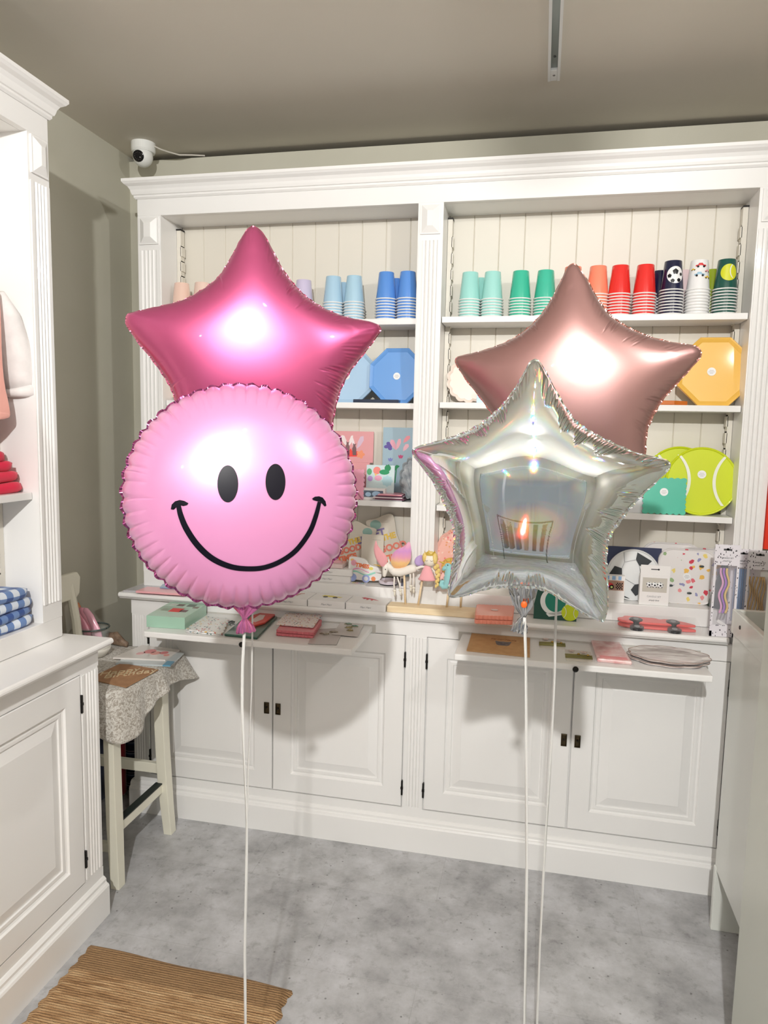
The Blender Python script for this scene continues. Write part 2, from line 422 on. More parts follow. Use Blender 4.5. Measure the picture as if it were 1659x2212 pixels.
# left unit (turned so that it faces the room's middle)
L_ = thing('shelving_hutch', 'white shelving hutch with clothes and gingham cloths at left wall', 'bookcase', (.156, -.662, 0), (0, 0, PI/2))
hutch(L_, -2.16, 0, [(-2.07, -1.12), (-1.04, -.082)], [(1.60, 1.289), (1.289,)])
link('cross_batten', MB().box(-1.04, -.082, .148, .16, 1.885, 1.965), PANELW, L_)
LB = thing('base_cabinet', 'white base cabinet with panelled doors along the left wall', 'cabinet', (.156, -.662, 0), (0, 0, PI/2))
base(LB, -2.16, .012, [(-1.14, -1.07), (-.072, .008)], [(-2.12, -1.63, 'L', .465), (-1.63, -1.142, 'R', .465), (-1.068, -.572, 'L', .465), (-.572, -.074, 'R', .465)], -.106, .33)
lw = link('worktop', worktop(-2.18, .024, -.150, .335), WHITE); lw.location = (.156, -.662, 0); lw.rotation_euler = (0, 0, PI/2)
tag(lw, 'white wooden worktop of the cabinet at the left wall', 'worktop')

# counter at the right and tall panel in the foreground
C = thing('counter', 'pale grey display counter with open tray top beside the back cabinet', 'counter', (2.07, -.28, 0))
s = (2.07, -.28, 0)
mb = MB().box(2.070, 2.60, -.78, -.262, .19, .915); link('cabinet_body', mb, WHITE2, C, bevel=.003, shift=s)
mb = MB().box(2.066, 2.60, -.78, -.774, .915, .985).box(2.066, 2.60, -.268, -.250, .915, .985).box(2.066, 2.084, -.774, -.268, .915, .985).box(2.582, 2.60, -.774, -.268, .915, .985)
link('tray_rim', mb, WHITE2, C, bevel=.004, shift=s, seg=3)
link('tray_floor', MB().box(2.084, 2.582, -.774, -.268, .916, .935), P('tray_grey', (178, 180, 176), .5), C, shift=s)
link('kick_panel', MB().box(2.066, 2.30, -.283, -.264, 0, .20), WHITE2, C, bevel=.002, shift=s)
link('screw_cap', MB().lathe([(.006, 0), (.005, -.002)], (2.066, -.343, .953), 14, 'x'), DARK, C, shift=s)
tag(link('display_cabinet', MB().box(1.992, 2.45, -1.55, -.80, 0, 1.42), paint('grey_green_laminate', (205, 208, 198), .35), bevel=.003), 'tall plain pale grey cabinet side at the right edge of the foreground', 'cabinet')

# ------------------------------------------------------------------ ceiling things
T = thing('light_track', 'white ceiling light track with grey inner channel', 'light track', (1.49, -.09, ZC))
s = (1.49, -.09, ZC); x0, x1 = 1.4715, 1.5075
link('rail', MB().box(x0, x0+.008, -4.5, -.09, ZC-.022, ZC).box(x1-.008, x1, -4.5, -.09, ZC-.022, ZC).box(x0+.008, x1-.008, -4.5, -.09, ZC-.006, ZC), P('track_white', (236, 238, 238), .4), T, shift=s)
link('channel', MB().box(x0+.008, x1-.008, -4.5, -.155, ZC-.013, ZC-.006), P('track_grey', (150, 158, 156), .35, .5), T, shift=s)
link('end_cap', MB().box(x0+.008, x1-.008, -.155, -.0905, ZC-.021, ZC-.006), P('track_white', (236, 238, 238), .4), T, shift=s, bevel=.001)
link('screw', MB().lathe([(.0045, 0), (.003, -.002)], (1.4895, -.125, ZC-.0205), 14), P('steel', (150, 150, 150), .3, .9), T, shift=s)
text('mark', 'B', .016, (0, -.215-s[1]+.0, -.0135), (PI, 0, PI*0), P('dark_ink', (60, 60, 64), .5), T)
def lamp_head(p, aim, lab):
    q = (Vector(aim)-Vector(p)).to_track_quat('-Z', 'Y')
    r = thing('track_spotlight', lab, 'spotlight', p)
    b = link('housing', MB().lathe([(.020, .10), (.034, .095), (.036, .03), (.038, .012), (.034, .012), (.030, .05)], seg=28), P('lamp_white', (235, 235, 235), .35), r, smooth=True); b.rotation_mode = 'QUATERNION'; b.rotation_quaternion = q
    link('arm', MB().box(-.006, .006, -.006, .006, .06, ZC-.02-p[2]), P('lamp_white', (235, 235, 235), .35), r)
lamp_head(KEY, (1.25, 0, 1), 'white spotlight on the ceiling track behind the viewer, farthest from balloons')
for q, k in (((.55, -4.2), 'left'), ((2.55, -3.9), 'right')):
    r = thing('fill_uplighter', 'added unseen white fill uplighter behind the viewer on the %s' % k, 'fill lamp', (q[0], q[1], 0))  # made-up lamp body around the added ceiling fill
    link('pole', MB().lathe([(.13, 0), (.13, .02), (.012, .03), (.012, 1.45)], seg=28), P('lamp_white', (235, 235, 235), .35), r)
    link('bowl', MB().lathe([(.012, 1.45), (.08, 1.47), (.14, 1.55), (.137, 1.55), (.075, 1.478), (.01, 1.462)], seg=32), P('lamp_white', (235, 235, 235), .35), r)
lamp_head(SIDE, (.3, .1, 1.6), 'white spotlight on a ceiling arm at the right wall side')
lamp_head((1.5, -2.75, 2.45), (1.9, -.3, 1.2), 'white spotlight on the ceiling track just behind the viewer')

DC = thing('security_camera', 'white dome security camera on the ceiling in the left corner', 'camera', (-.065, .2, ZC))
m = P('camera_plastic', (235, 236, 232), .3)
link('mount', MB().lathe([(.046, 0), (.046, -.028), (.042, -.036), (.030, -.036)], seg=36), m, DC, smooth=False)
link('dome', MB().ball((0, -.004, -.050), (.038, .038, .040), 32), m, DC, smooth=True)
ln = link('lens', MB().lathe([(.021, 0), (.021, -.006), (.017, -.008)], (0, 0, 0), 28, 'y'), P('lens_black', (22, 22, 24), .15), DC)
ln.location = (.0, -.034, -.058); ln.rotation_euler = (.35, 0, .25)
gl = MB(); 
for k in range(12): gl.ball((.013*math.cos(k*PI/6), -.009, .013*math.sin(k*PI/6)), .0016, 8)
g_ = link('infrared_diodes', gl, P('diode', (90, 86, 82), .2), ln)
tag(link('cable', MB().tube([(-.02, .2, ZC-.012), (.0, .215, ZC-.02), (.02, .24, ZC-.022), (.05, .27, ZC-.024), (.09, .30, ZC-.016), (.13, .33, ZC-.01)], .003, 8), P('cable_white', (205, 200, 190), .5)), 'thin white cable running from the security camera to the wall gap', 'cable')

# red strip at the far right
tag(link('red_banner', MB().box(2.206, 2.40, -.012, .006, 1.13, 1.56), P('red_fabric', (228, 52, 24), .8)), 'plain bright red banner at the right edge beside the hutch', 'banner')
tag(link('wooden_board', MB().box(-.02, .012, .12, .145, .0, 1.36), noisy('brown_wood', (120, 78, 40), (92, 58, 30), 20, .5, stretch=(1, 1, .1))), 'narrow brown wooden board leaning behind the hutch, left of it', 'board')

# ------------------------------------------------------------------ rug
def rug():
    m = P('jute', (178, 138, 92), .9); t = NT(m); o = t.obj()
    wv = t.n('ShaderNodeTexWave', Scale=42, Distortion=2.5, bands_direction='Y'); t.l(o, wv.inputs['Vector']); wv.inputs['Detail Scale'].default_value = 6
    nz = t.n('ShaderNodeTexNoise', Scale=60, Detail=4); t.l(t.obj((.25, 3, 1)), nz.inputs['Vector'])
    wv.inputs['Detail'].default_value = 4
    sp = t.t.nodes.new('ShaderNodeSeparateXYZ'); t.l(o, sp.inputs[0])
    band = t.ramp(sp.outputs[1], [(0, (150, 118, 80))])
    c2 = t.ramp(nz.outputs[0], [(.3, (146, 108, 68)), (.5, (190, 150, 106)), (.7, (214, 180, 136))])
    mp = t.n('ShaderNodeMapRange'); mp.inputs[1].default_value = -.100; mp.inputs[2].default_value = -.094; t.l(sp.outputs[1], mp.inputs[0])
    c1 = t.ramp(nz.outputs[0], [(.3, (152, 118, 80)), (.7, (172, 136, 96))])
    mc = t.n('ShaderNodeMix', data_type='RGBA'); t.l(mp.outputs[0], mc.inputs[0]); t.l(c2, mc.inputs[6]); t.l(c1, mc.inputs[7])
    t.l(mc.outputs[2], t.b.inputs['Base Color']); ad = t.n('ShaderNodeMath', operation='ADD'); t.l(wv.outputs['Fac'], ad.inputs[0]); t.l(nz.outputs[0], ad.inputs[1]); t.bump(ad.outputs[0], .9, .004)
    mb = MB(); n = 120; W_ = .61; D_ = 1.3; vs = []; fs = []
    for j in range(n+1):
        y = -D_*j/n; e = .004*math.sin(j*1.7)+.003*random.random()
        for i in range(41):
            x = W_*i/40
            if i == 0: x -= e
            if i == 40: x += e+.004*math.sin(j*.9)
            vs.append((x, y+.003*math.sin(x*17)*(j < 3)-.02*(x/W_)*(1-j/n), .008 if 0 < i < 40 and 0 < j < n else .001))
    for j in range(n):
        for i in range(40): fs.append((j*41+i, (j+1)*41+i, (j+1)*41+i+1, j*41+i+1))
    mb.add(vs, fs); o = link('rug', mb, m, smooth=True); o.location = (.31, -.785, 0)
    tag(o, 'brown woven jute rug with a plain end band on the grey floor', 'rug')
rug()

# ------------------------------------------------------------------ stool with cloth
S = thing('bar_stool', 'cream wooden bar stool with backrest under a patterned cloth', 'stool', (.08, -.37, 0))
s = (.08, -.37, 0)
def leg(pb, pt, a=.036, b=.042, top=.62):
    vs = []
    for (p, z, k) in ((pb, 0, .82), (pt, .12, 1.0), (pt, top, 1.0)):
        pass
    m = MB(); n = 6; vs = []
    for i in range(n+1):
        q = i/n; e = (1-q)**2.2; x = pt[0]+(pb[0]-pt[0])*e; y = pt[1]+(pb[1]-pt[1])*e; k = .86+.14*min(1, q*3); z = top*q
        vs += [(x-a/2*k, y-b/2*k, z), (x+a/2*k, y-b/2*k, z), (x+a/2*k, y+b/2*k, z), (x-a/2*k, y+b/2*k, z)]
    fs = [(3, 2, 1, 0), tuple(n*4+k for k in range(4))]
    for i in range(n):
        for k in range(4): fs.append((i*4+k, i*4+(k+1) % 4, (i+1)*4+(k+1) % 4, (i+1)*4+k))
    m.add(vs, fs); return m
for pb, pt in (((.232, -.530), (.205, -.505)), ((.236, -.205), (.218, -.225)), ((-.09, -.53), (-.06, -.505)), ((-.09, -.205), (-.06, -.225))):
    link('leg', leg(pb, pt), CREAM, S, bevel=.002, shift=s)
link('seat', MB().box(-.11, .245, -.54, -.10, .615, .642), CREAM, S, bevel=.006, shift=s)
link('stretcher', MB().box(.200, .224, -.50, -.22, .165, .20), CREAM, S, bevel=.002, shift=s)
link('foot_strip', MB().box(.200, .2265, -.49, -.235, .1995, .2035), P('black_metal', (22, 34, 32), .5), S, shift=s)
link('stretcher', MB().box(-.06, .21, -.233, -.212, .235, .272), CREAM, S, bevel=.002, shift=s)
link('stretcher', MB().box(-.06, .21, -.515, -.495, .10, .13), CREAM, S, bevel=.002, shift=s)
link('backrest_post', MB().tube([(-.085, -.50, .62), (-.10, -.50, .80), (-.125, -.50, .95)], .016, 10), CREAM, S, shift=s)
link('backrest_post', MB().tube([(-.085, -.245, .62), (-.10, -.245, .78), (-.125, -.245, .92)], .016, 10), CREAM, S, shift=s)
link('backrest', MB().prism([(-.56, .855), (-.225, .855), (-.205, .87), (-.198, .93), (-.215, .95), (-.56, .955)], -.130, -.108, 'x'), CREAM, S, bevel=.006, shift=s, seg=3)

def cloth_mat():
    m = P('jacquard_cloth', (205, 198, 186), .85, sheen=.2); t = NT(m); o = t.obj()
    v = t.n('ShaderNodeTexNoise', Scale=95, Detail=3, Distortion=1.6); t.l(o, v.inputs['Vector'])
    c = t.ramp(v.outputs[0], [(.40, (176, 168, 156)), (.50, (208, 202, 192)), (.57, (230, 227, 219))])
    fine = t.n('ShaderNodeTexNoise', Scale=420, Detail=2); t.l(o, fine.inputs['Vector'])
    mu = t.n('ShaderNodeMix', data_type='RGBA', blend_type='MULTIPLY'); mu.inputs[0].default_value = .35; t.l(c, mu.inputs[6]); t.l(fine.outputs[0], mu.inputs[7])
    t.l(mu.outputs[2], t.b.inputs['Base Color']); t.bump(v.outputs[0], .35, .002); return m
def tablecloth():
    # top rectangle with draping rim; hem length varies round the edge
    x0, x1, y0, y1, zt = -.118, .262, -.556, -.085, .652
    N = 160; M = 16; per = []
    cx, cy = (x0+x1)/2, (y0+y1)/2
    hx, hy = (x1-x0)/2, (y1-y0)/2
    for k in range(N):
        a = 2*PI*k/N; c, s_ = math.cos(a), math.sin(a); p = 7
        r = 1/((abs(c)**p+abs(s_)**p)**(1/p)); per.append((cx+hx*r*c, cy+hy*r*s_, a))
    vs = [(cx, cy, zt)]; fs = []
    for i in range(1, 9):
        q = i/8
        for (x, y, a) in per: vs.append((cx+(x-cx)*q, cy+(y-cy)*q, zt - (.004 if i == 8 else 0)))
    nr = 8
    for j in range(1, M+1):
        q = j/M
        for (x, y, a) in per:
            c, s_ = math.cos(a), math.sin(a)
            corner = abs(math.sin(2*math.atan2((y-cy)/hy, (x-cx)/hx)))**3
            u_ = (y-y0)/(y1-y0)
            L = .075+.045*corner
            if x > cx: L = .105 - .035*u_ + .02*math.sin(u_*7)
            if y < cy and x > cx: L += .045*corner
            if y > cy and x > cx: L += .02*corner
            nx, ny = (c*hy, s_*hx); l = math.hypot(nx, ny); nx, ny = nx/l, ny/l
            fl = .016*q + .010*q*math.sin(a*9+1) + .006*q*math.sin(a*21) + .028*corner*q*(1 if y > cy and x > cx else .25)
            vs.append((x+nx*fl, y+ny*fl, zt-.004-L*q))
    R = nr+M
    for k in range(N): fs.append((0, 1+k, 1+(k+1) % N))
    for i in range(R-1):
        for k in range(N): fs.append((1+i*N+k, 1+(i+1)*N+k, 1+(i+1)*N+(k+1) % N, 1+i*N+(k+1) % N))
    o = link('tablecloth', MB().add(vs, fs), cloth_mat(), smooth=True)
    sd = o.modifiers.new('solid', 'SOLIDIFY'); sd.thickness = .0015; sd.offset = 1
    tag(o, 'beige and grey jacquard cloth draped over the bar stool', 'cloth')
tablecloth()

# ------------------------------------------------------------------ balloons
def foil(name, c, rough, metal, coat=.0, coatr=.05):
    m = P(name, c, rough, metal, coat); m.node_tree.nodes['Principled BSDF'].inputs['Coat Roughness'].default_value = coatr
    return m
def holo_foil():
    """mirror foil with a fine embossed grating: each colour is reflected at its own small tilt"""
    m = P('holographic_foil', (182, 185, 190), .025, 1.0); t = NT(m); nt = t.t
    geo = nt.nodes.new('ShaderNodeNewGeometry'); tc = nt.nodes.new('ShaderNodeTexCoord')
    out = nt.nodes['Material Output']
    # grating direction runs radially from the balloon's middle
    sc = nt.nodes.new('ShaderNodeVectorMath'); sc.operation = 'NORMALIZE'; t.l(tc.outputs['Object'], sc.inputs[0])
    prev = t.b.outputs[0]
    lobes = []
    for sg in (1, -1):
        for k, (cc, d) in enumerate((((1, .02, .02), .30), ((1, .75, 0), .275), ((.05, 1, .1), .245), ((0, .6, 1), .215), ((.12, .05, 1), .19))):
            mul = nt.nodes.new('ShaderNodeVectorMath'); mul.operation = 'SCALE'; mul.inputs['Scale'].default_value = d*sg; t.l(sc.outputs[0], mul.inputs[0])
            ad = nt.nodes.new('ShaderNodeVectorMath'); ad.operation = 'ADD'; t.l(geo.outputs['Normal'], ad.inputs[0]); t.l(mul.outputs[0], ad.inputs[1])
            nn = nt.nodes.new('ShaderNodeVectorMath'); nn.operation = 'NORMALIZE'; t.l(ad.outputs[0], nn.inputs[0])
            g = nt.nodes.new('ShaderNodeBsdfAnisotropic'); g.inputs['Color'].default_value = (*[c*.05 for c in cc], 1); g.inputs['Roughness'].default_value = .05
            t.l(nn.outputs[0], g.inputs['Normal']); lobes.append(g.outputs[0])
    for lo in lobes:
        a = nt.nodes.new('ShaderNodeAddShader'); t.l(prev, a.inputs[0]); t.l(lo, a.inputs[1]); prev = a.outputs[0]
    t.l(prev, out.inputs[0]); return m
RIB = P('ribbon_white', (200, 199, 196), .4, 0, .2)
def smooth_closed(pts, it=3):
    for _ in range(it):
        q = []
        n = len(pts)
        for i in range(n):
            a, b = pts[i], pts[(i+1) % n]
            q.append((a[0]*.75+b[0]*.25, a[1]*.75+b[1]*.25)); q.append((a[0]*.25+b[0]*.75, a[1]*.25+b[1]*.75))
        pts = q
    return pts
class Balloon:
    def __init__(s, name, label, centre_px, y, outline_px, H, mat, back_mat=None, yaw=0., pitch=0., NT_=1080, creases=(), pleats=(), seam=.006, seam_mat=None, scallop=0, scn=48, it=3, Hb=None, group=None, flatc=.0):
        s.C = at(*centre_px, y=y)
        n = (CAM-s.C).normalized()
        n = (Matrix.Rotation(yaw, 3, 'Z') @ n); 
        s.ex = Vector((-n.y, n.x, 0)).normalized(); n = Matrix.Rotation(pitch, 3, s.ex) @ n
        s.n = n; s.ez = s.n.cross(s.ex).normalized()
        if s.ez.z < 0: s.ez = -s.ez
        loc = [s.loc2(u, v) for u, v in outline_px]
        loc = smooth_closed(loc, it) if it else loc
        th = np.array([math.atan2(p[1], p[0]) for p in loc]); rr = np.array([math.hypot(*p) for p in loc])
        o = np.argsort(th); th, rr = th[o], rr[o]
        s.nt = NT_; s.th = np.linspace(-PI, PI, NT_, endpoint=False)
        s.R = np.interp(s.th, np.concatenate([th-2*PI, th, th+2*PI]), np.tile(rr, 3))
        k = np.array([1, 2, 3, 2, 1.])/9
        s.R = np.convolve(np.concatenate([s.R[-2:], s.R, s.R[:2]]), k, 'valid')
        if scallop: s.R = s.R*(1-scallop*(1-np.abs(np.sin(s.th*scn/2+.6*np.sin(s.th*5)+.5*np.sin(s.th*3+1)))))
        # inflated height from a Poisson solve on a grid
        G = 150; L = s.R.max()*1.03; g = np.linspace(-L, L, G); X, Y = np.meshgrid(g, g)
        T = np.arctan2(Y, X); Rg = np.interp(T, np.append(s.th, PI), np.append(s.R, s.R[0])); M = (np.hypot(X, Y) < Rg).astype(float)
        u = M*(1-(np.hypot(X, Y)/Rg)**2)*L*L*.2; hh = (g[1]-g[0])**2
        for _ in range(2500):
            a = np.zeros_like(u); a[1:-1, 1:-1] = .25*(u[2:, 1:-1]+u[:-2, 1:-1]+u[1:-1, 2:]+u[1:-1, :-2]+hh); u = a*M
        uu = np.sqrt(u/u.max()); uu = uu*(1-flatc)+flatc*np.sin(PI/2*uu); s.g, s.u, s.L, s.G, s.H = g, uu, L, G, H
        ns = 46; s.t = np.sin(np.linspace(0, 1, ns)[1:]*PI/2)
        s.hb = s.field()
        mod = np.ones_like(s.hb); tt = s.t[None, :]; thc = s.th[:, None]
        rng = random.Random(len(name)*7+len(outline_px))
        def dang(a): return (thc-a+PI) % (2*PI)-PI
        for (a, ln, dp, sg) in creases:
            f = np.clip((tt-(1-ln))/ln, 0, 1)**1.3*np.clip((1.02-tt)/.05, 0, 1)
            d = dang(a+.06*np.sin(tt*9+a)*.3)
            mod *= 1-dp*f*np.exp(-(d/sg)**2)
        for (a, wd, ln, dp, fr) in pleats:
            d = dang(a); env = np.clip(1-np.abs(d)/wd, 0, 1)**.6
            lnv = ln*(.75+.25*np.sin(thc*fr*.13+a))
            f = np.clip((tt-(1-lnv))/lnv, 0, 1)**.7
            ph = thc*fr+2.0*np.sin(thc*fr*.11)+.8*np.sin(thc*fr*.31+2)
            mod *= 1-dp*env*f*(.5+.5*np.cos(ph))*(.6+.4*np.sin(thc*fr*.21+1))
        s.mod = mod
        e = thing(name, label, 'balloon', tuple(s.C), group=group)
        s.e = e
        xs = np.cos(s.th)[:, None]*s.R[:, None]*tt; zs = np.sin(s.th)[:, None]*s.R[:, None]*tt
        front = s.hb*H*mod; back = -s.hb*(Hb or H)*mod
        ex, ez, nn = [np.array(v) for v in (s.ex, s.ez, s.n)]
        def pts(h): return (xs[..., None]*ex+zs[..., None]*ez+h[..., None]*nn).reshape(-1, 3)
        nsr = ns-1; V = np.concatenate([pts(front), pts(back), [nn*H*1.0], [-nn*(Hb or H)]])
        N = s.nt*nsr; i = np.arange(s.nt)[:, None]; j = np.arange(nsr-1)[None, :]
        A = i*nsr+j; Bq = ((i+1) % s.nt)*nsr+j
        q1 = np.stack([A, A+1, Bq+1, Bq], -1).reshape(-1, 4); q2 = np.stack([A+N, Bq+N, Bq+1+N, A+1+N], -1).reshape(-1, 4)
        ii = np.arange(s.nt); t1 = np.stack([np.full(s.nt, 2*N), ii*nsr, ((ii+1) % s.nt)*nsr], -1); t2 = np.stack([np.full(s.nt, 2*N+1), ((ii+1) % s.nt)*nsr+N, ii*nsr+N], -1)
        s.raw('foil_body', V, [q1, q2, t1, t2], mat, e)
        # flat welded seam round the rim
        K = 4; ring = []
        wob = .0012*np.sin(s.th*97)+.0012*np.sin(s.th*61+1)+.001*np.sin(s.th*143+2)
        for k in range(K):
            f = k/(K-1); rad = s.R*(.994)+seam*f*(1+.16*np.sin(s.th*53+2*np.sin(s.th*7)))
            hz = (wob*f*.8)-.0015*f
            ring.append(np.cos(s.th)[:, None]*rad[:, None]*ex+np.sin(s.th)[:, None]*rad[:, None]*ez+hz[:, None]*nn)
        V = np.concatenate(ring); q = []
        for k in range(K-1): q.append(np.stack([ii+k*s.nt, ii+(k+1)*s.nt, (ii+1) % s.nt+(k+1)*s.nt, (ii+1) % s.nt+k*s.nt], -1))
        s.raw('seam', V, q, seam_mat or mat, e)
    def raw(s, name, V, polys, mat, parent):
        me = bpy.data.meshes.new(name); me.vertices.add(len(V)); me.vertices.foreach_set('co', V.astype(np.float32).ravel())
        loops = np.concatenate([p.ravel() for p in polys]); tot = np.concatenate([np.full(len(p), p.shape[1]) for p in polys]); st = np.concatenate([[0], np.cumsum(tot)[:-1]])
        me.loops.add(len(loops)); me.loops.foreach_set('vertex_index', loops.astype(np.int32)); me.polygons.add(len(tot))
        me.polygons.foreach_set('loop_start', st.astype(np.int32)); me.polygons.foreach_set('loop_total', tot.astype(np.int32))
        me.polygons.foreach_set('use_smooth', np.ones(len(tot), bool)); me.update(calc_edges=True); me.validate()
        me.materials.append(mat); o = bpy.data.objects.new(name, me); col.objects.link(o); o.parent = parent; return o
    def samp(s, x, z):
        f = (x-s.g[0])/(s.g[1]-s.g[0]); q = (z-s.g[0])/(s.g[1]-s.g[0]); i = np.clip(f.astype(int), 0, s.G-2); j = np.clip(q.astype(int), 0, s.G-2); a, b = f-i, q-j
        U = s.u; return U[j, i]*(1-a)*(1-b)+U[j, i+1]*a*(1-b)+U[j+1, i]*(1-a)*b+U[j+1, i+1]*a*b
    def field(s):
        tt = np.minimum(s.t, .93)[None, :]; c, d = np.cos(s.th)[:, None], np.sin(s.th)[:, None]; r = s.R[:, None]*tt
        h = s.samp(c*r, d*r)
        k = int(s.nt/180); ker = np.ones(2*k+1)/(2*k+1)
        for j in range(h.shape[1]):
            if s.t[j] > .8: h[:, j] = np.convolve(np.concatenate([h[-k:, j], h[:, j], h[:k, j]]), ker, 'valid')
        f = np.where(s.t > .93, np.sqrt(np.clip((1-s.t**2)/(1-.93**2), 0, 1)), 1.0)
        return h*f[None, :]
    def loc2(s, u, v, h=0):
        d = F_ + RV*((u-829.5)/FPX) - UV*((v-1106)/FPX); P0 = s.C+s.n*h; t = (P0-CAM).dot(s.n)/d.dot(s.n); q = CAM+d*t-s.C
        return (q.dot(s.ex), q.dot(s.ez))
    def hgt(s, x, z): return float(s.samp(np.array([x]), np.array([z]))[0])*s.H
    def surf(s, x, z, off=.0012): return s.ex*x+s.ez*z+s.n*(s.hgt(x, z)+off)
    def hit(s, u, v):
        h = s.H*.9
        for _ in range(12): x, z = s.loc2(u, v, h); h = .5*h+.5*s.hgt(x, z)
        return s.loc2(u, v, h)
    def decal(s, name, poly_px, mat, nring=8, parent=None):
        P2 = [s.hit(u, v) for u, v in poly_px]; cx = sum(p[0] for p in P2)/len(P2); cz = sum(p[1] for p in P2)/len(P2); vs = [s.surf(cx, cz)]; m = len(P2); fs = []
        for i in range(1, nring+1):
            for p in P2: vs.append(s.surf(cx+(p[0]-cx)*i/nring, cz+(p[1]-cz)*i/nring))
        for k in range(m): fs.append((0, 1+k, 1+(k+1) % m))
        for i in range(nring-1):
            for k in range(m): fs.append((1+i*m+k, 1+(i+1)*m+k, 1+(i+1)*m+(k+1) % m, 1+i*m+(k+1) % m))
        return link(name, MB().add(vs, fs), mat, s.e, smooth=True)
    def ribbon_decal(s, name, path_px, widths, mat):
        P2 = [s.hit(u, v) for u, v in path_px]
        # resample with Catmull-Rom
        Q = []; n = len(P2)
        for i in range(n-1):
            a, b, c, d = P2[max(i-1, 0)], P2[i], P2[i+1], P2[min(i+2, n-1)]
            for k in range(8):
                t = k/8; w_ = widths[i]+(widths[i+1]-widths[i])*t
                Q.append(tuple(.5*((2*b[j])+(-a[j]+c[j])*t+(2*a[j]-5*b[j]+4*c[j]-d[j])*t*t+(-a[j]+3*b[j]-3*c[j]+d[j])*t**3) for j in (0, 1))+(w_,))
        Q.append((*P2[-1], widths[-1])); vs = []; fs = []; m = len(Q)
        for i, (x, z, w_) in enumerate(Q):
            a, b = Q[max(i-1, 0)], Q[min(i+1, m-1)]; dx, dz = b[0]-a[0], b[1]-a[1]; l = math.hypot(dx, dz); nx, nz = -dz/l, dx/l
            for k in range(5): q = (k/4-.5)*w_; vs.append(s.surf(x+nx*q, z+nz*q))
        for i in range(m-1):
            for k in range(4): fs.append((i*5+k, (i+1)*5+k, (i+1)*5+k+1, i*5+k+1))
        return link(name, MB().add(vs, fs), mat, s.e, smooth=True)
    def ribbon(s, pts_px, y, wd=.005):
        P3 = [at(u, v, y=y) for u, v in pts_px]
        last = P3[-1]; P3 += [Vector((last.x, y, last.z*.5)), Vector((last.x+.004, y, .002))]
        vs = []; fs = []; n = len(P3); Q = []
        for i in range(n-1):
            for k in range(6): Q.append(P3[i].lerp(P3[i+1], k/6))
        Q.append(P3[-1]); m = len(Q)
        for i, p in enumerate(Q):
            tw = .5*math.sin(i*.23); d = Vector((math.cos(tw), math.sin(tw), 0))*wd/2; vs += [p-d-s.C, p+d-s.C]
        for i in range(m-1): fs.append((2*i, 2*i+1, 2*i+3, 2*i+2))
        o = link('ribbon', MB().add(vs, fs), RIB, s.e, smooth=True)
        sd = o.modifiers.new('solid', 'SOLIDIFY'); sd.thickness = .0004
    def neck(s, prof_px, y, mat, name='neck', flat=.35, ruf=.12, lobes=7, ph=0, crumple=.0):
        """gathered foil: list of (u,v centre, half-width px); pinch and flare"""
        seg = 56; vs = []; fs = []; n = len(prof_px)
        pts = [(at(u, v, y=y)-s.C) for u, v, w_ in prof_px]; sc = (at(900, 1000, y=y)-at(800, 1000, y=y)).length/100
        for i, p in enumerate(pts):
            t = (pts[min(i+1, n-1)]-pts[max(i-1, 0)]).normalized(); a = t.cross(s.n).normalized(); w_ = prof_px[i][2]*sc
            for k in range(seg):
                q = 2*PI*k/seg; rf = 1+ruf*math.sin(lobes*q+ph+i*.5)+ruf*.5*math.sin((lobes*2+1)*q+i)
                j = crumple*w_; vs.append(p+a*(math.cos(q)*w_*rf+random.uniform(-j, j))+s.n*(math.sin(q)*w_*flat*rf+random.uniform(-j, j))+t*(random.uniform(-j, j)+(.0015*math.sin(lobes*q) if i == n-1 else 0)))
        for i in range(n-1):
            for k in range(seg): fs.append((i*seg+k, i*seg+(k+1) % seg, (i+1)*seg+(k+1) % seg, (i+1)*seg+k))
        return link(name, MB().add(vs, fs), mat, s.e, smooth=True)
def dense(pts, n):
    out = []
    for i in range(len(pts)):
        a, b = pts[i], pts[(i+1) % len(pts)]
        for k in range(n): out.append((a[0]+(b[0]-a[0])*k/n, a[1]+(b[1]-a[1])*k/n))
    return out

SMPINK = foil('pink_print_foil', (216, 144, 188), .34, .3, .35, .05)
SMEDGE = foil('pink_mirror_foil', (176, 92, 146), .12, 1.0)
HOTPINK = foil('satin_pink_foil', (196, 90, 134), .37, .80, .16, .05)
ROSE = foil('satin_rose_gold_foil', (172, 132, 128), .37, .80, .16, .05)
HOLO = holo_foil()
random.seed(11)
# smiley
el = [(516+252*math.cos(2*PI*k/72), 1070-239*math.sin(2*PI*k/72)-3*math.sin(2*PI*k/72)*(math.sin(2*PI*k/72) < 0)) for k in range(72)]
cr = []
for k in range(26):
    a = -PI+2*PI*(k+.5*random.random())/26
    cr.append((a, random.choice([.10, .14, .22, .3]), random.choice([.06, .10, .14]), .006+.006*random.random()))
for k in range(49): cr.append((-PI+2*PI*k/49+.03*random.random(), .05, .025, .012))
b1 = Balloon('foil_balloon', 'round pink foil balloon with a black smiling face', (516, 1071), -1.36, el, .105, SMPINK, yaw=.03, pitch=-.03, creases=cr, scallop=.022, scn=50, flatc=.3, seam=.0055, seam_mat=SMEDGE, it=0)
def ell(cx, cy, rx, ry, n=40, rot=0): return [(cx+rx*math.cos(2*PI*k/n)*math.cos(rot)-ry*math.sin(2*PI*k/n)*math.sin(rot), cy+rx*math.cos(2*PI*k/n)*math.sin(rot)+ry*math.sin(2*PI*k/n)*math.cos(rot)) for k in range(n)]
b1.decal('eye', ell(492, 1045, 22.5, 40), BLACK); b1.decal('eye', ell(595, 1041, 21.5, 39), BLACK)
